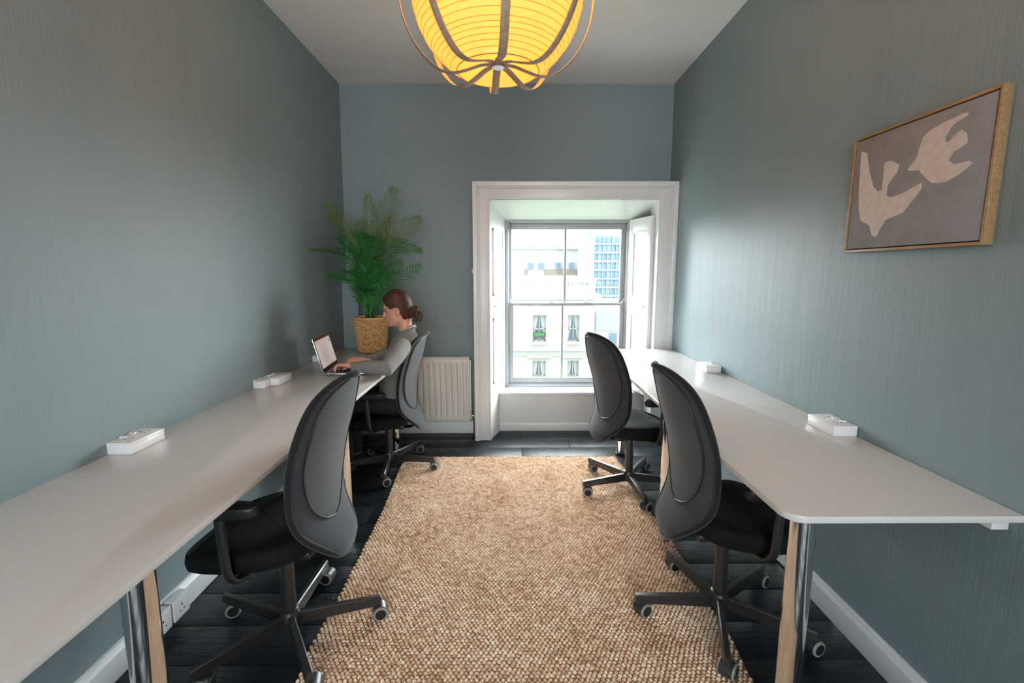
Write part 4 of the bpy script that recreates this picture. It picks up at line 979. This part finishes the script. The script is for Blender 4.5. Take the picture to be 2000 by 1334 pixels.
def house_win(x0, x1, z0, z1, parent, yr=0.32, drape=True, green=False):
    fr = MB(); w_ = 0.055; zc = (z0+z1)/2 - 0.05
    for a in ((x0, x0+w_, z0, z1), (x1-w_, x1, z0, z1), (x0, x1, z0, z0+0.09), (x0, x1, z1-w_, z1), (x0, x1, zc-0.04, zc+0.04), ((x0+x1)/2-0.025, (x0+x1)/2+0.025, z0, z1)):
        fr.box(((a[0]+a[1])/2, yr, (a[2]+a[3])/2), (a[1]-a[0], 0.06, a[3]-a[2]))
    f = fr.build('window', M['stucco'], parent, 0)
    box('pane', (x0, yr+0.12, z0), (x1, yr+0.16, z1), M['farglass'], f)
    if drape:
        xm = (x0+x1)/2
        for s, xe in ((-1, x0), (1, x1)): MB().prism([(xe, z1), (xm+0.03*s, z1), (xe-0.10*s, z0+0.25), (xe, z0)], 'y', yr+0.06, yr+0.10).build('drape', M['curtain'], f, 0)
    if green:
        g = MB()
        for k in range(10): g.ball((x0+0.08+(x1-x0-0.16)*k/9, yr-0.10, z0+0.42+0.06*math.sin(k*2.3)), (0.09, 0.08, 0.13), 8, 6)
        g.build('window_box_plant', M['leafy'], f)
    box('sill', (x0-0.12, -0.14, z0-0.16), (x1+0.12, 0.3, z0-0.01), M['stucco'], f)
for r, (z0, z1) in enumerate(rowsz):
    for k, (x0, x1) in enumerate(wins):
        house_win(x0, x1, z0-GZ, z1-GZ, A, 0.32, True, r == 0 and k == 5)
        if r == 1: MB().box(((x0+x1)/2, -0.12, z1-GZ+0.30), (x1-x0+0.7, 0.30, 0.10)).build('hood_mould', M['stucco'], A, 0)
# lower white house with big blue-grey pane at the right
Bd = thing('corner_house', 'low white house right of the balustraded one with a broad pale pane', 'building', (0, 30.4, GZ))
box('walls', (5.42, 0, 0), (13.0, 9.0, -0.80-GZ), M['stucco2'], Bd)
f = box('window', (5.52, -0.06, -2.40-GZ), (6.95, 0.02, -1.20-GZ), M['stucco'], Bd); box('pane', (5.58, -0.09, -2.34-GZ), (6.89, -0.05, -1.26-GZ), M['towerglass'], f)
f = box('window', (6.35, -0.06, -3.9-GZ), (6.95, 0.02, -2.5-GZ), M['stucco'], Bd); box('pane', (6.40, -0.09, -3.85-GZ), (6.90, -0.05, -2.55-GZ), M['farglass'], f)
# rear cream building
E_ = thing('rear_office_block', 'cream building with small square windows rising behind the balustrade', 'building', (0, 60, GZ))
box('walls', (-18, 0, 0), (8.5, 10, 4.15-GZ), M['stucco2'], E_)
box('roof_edge', (-18.2, -0.3, 4.15-GZ), (8.6, 10.2, 4.4-GZ), M['stucco'], E_)
box('stone_band', (4.30, -0.12, 0.30-GZ), (8.52, 0.05, 1.70-GZ), M['stone'], E_)
box('stone_band', (1.80, -0.12, 0.30-GZ), (2.22, 0.05, 1.70-GZ), M['stone'], E_)
for x0, x1 in ((2.25, 2.96), (3.53, 4.30), (5.64, 6.36), (7.37, 8.0), (-1.0, -0.3), (-4.0, -3.3)):
    for z0, z1 in ((1.757, 2.48), (0.36, 0.94), (-1.2, -0.5)):
        f = box('window', (x0-0.06, -0.20, z0-GZ-0.06), (x1+0.06, 0.03, z1-GZ+0.06), M['stucco'], E_); box('pane', (x0, -0.24, z0-GZ), (x1, -0.18, z1-GZ), M['farglass'], f)
box('penthouse', (3.0, 2, 4.15-GZ), (7.0, 8, 5.3-GZ), M['stucco2'], E_)
Bb = thing('brick_house', 'narrow beige brick house between cream block and glass tower', 'building', (0, 71, GZ))
box('walls', (8.55, 0, 0), (9.75, 8, 4.0-GZ), M['brick'], Bb); box('cornice', (8.5, -0.2, 3.9-GZ), (9.85, 8.1, 4.15-GZ), M['stucco2'], Bb)
MB().lathe([(0.55, 3.0), (0.30, 3.2), (0.30, 5.6), (0.42, 5.7), (0.36, 5.8), (0.02, 8.0)], 10, (10.1, -1.5, 0.2-GZ)).build('chimney_turret', M['stucco2'], Bb, 0)
Sp = thing('church_spire', 'slim blue-green spire rising beside the glass tower', 'spire', (12.55, 75, GZ))
MB().lathe([(0.7, 0), (0.7, 4.6-GZ), (0.55, 4.7-GZ), (0.40, 5.0-GZ)], 8).build('tower_shaft', M['stucco2'], Sp, 0)
MB().lathe([(0.62, 5.0-GZ), (0.02, 7.6-GZ)], 8).build('spire_cone', M['copperspire'], Sp, 0)
# glass tower
Tw = thing('glass_tower', 'blue glass office tower at the right edge of the window view', 'building', (0, 56, GZ))
box('core', (9.75, 0.3, 0), (16.0, 10, 5.6-GZ), M['towerglass'], Tw)
rt = random.Random(9)
for z in range(0, 12):
    zz0 = -6.4 + z*1.0
    box('floor_band', (9.72, -0.05, zz0-GZ-0.14), (16.02, 0.35, zz0-GZ+0.10), M['stucco2'] if z % 3 == 0 else M['towerglass'], Tw)
    for k in range(12):
        x0 = 9.8 + k*0.52
        box('pane', (x0+0.06, 0.20, zz0-GZ+0.14), (x0+0.46, 0.34, zz0-GZ+0.82), M['towerdark'] if rt.random() < 0.6 else M['towerglass'], Tw)
for k in range(13): box('mullion', (9.76+k*0.52, -0.02, -7-GZ), (9.84+k*0.52, 0.34, 5.4-GZ), M['towerglass'], Tw)
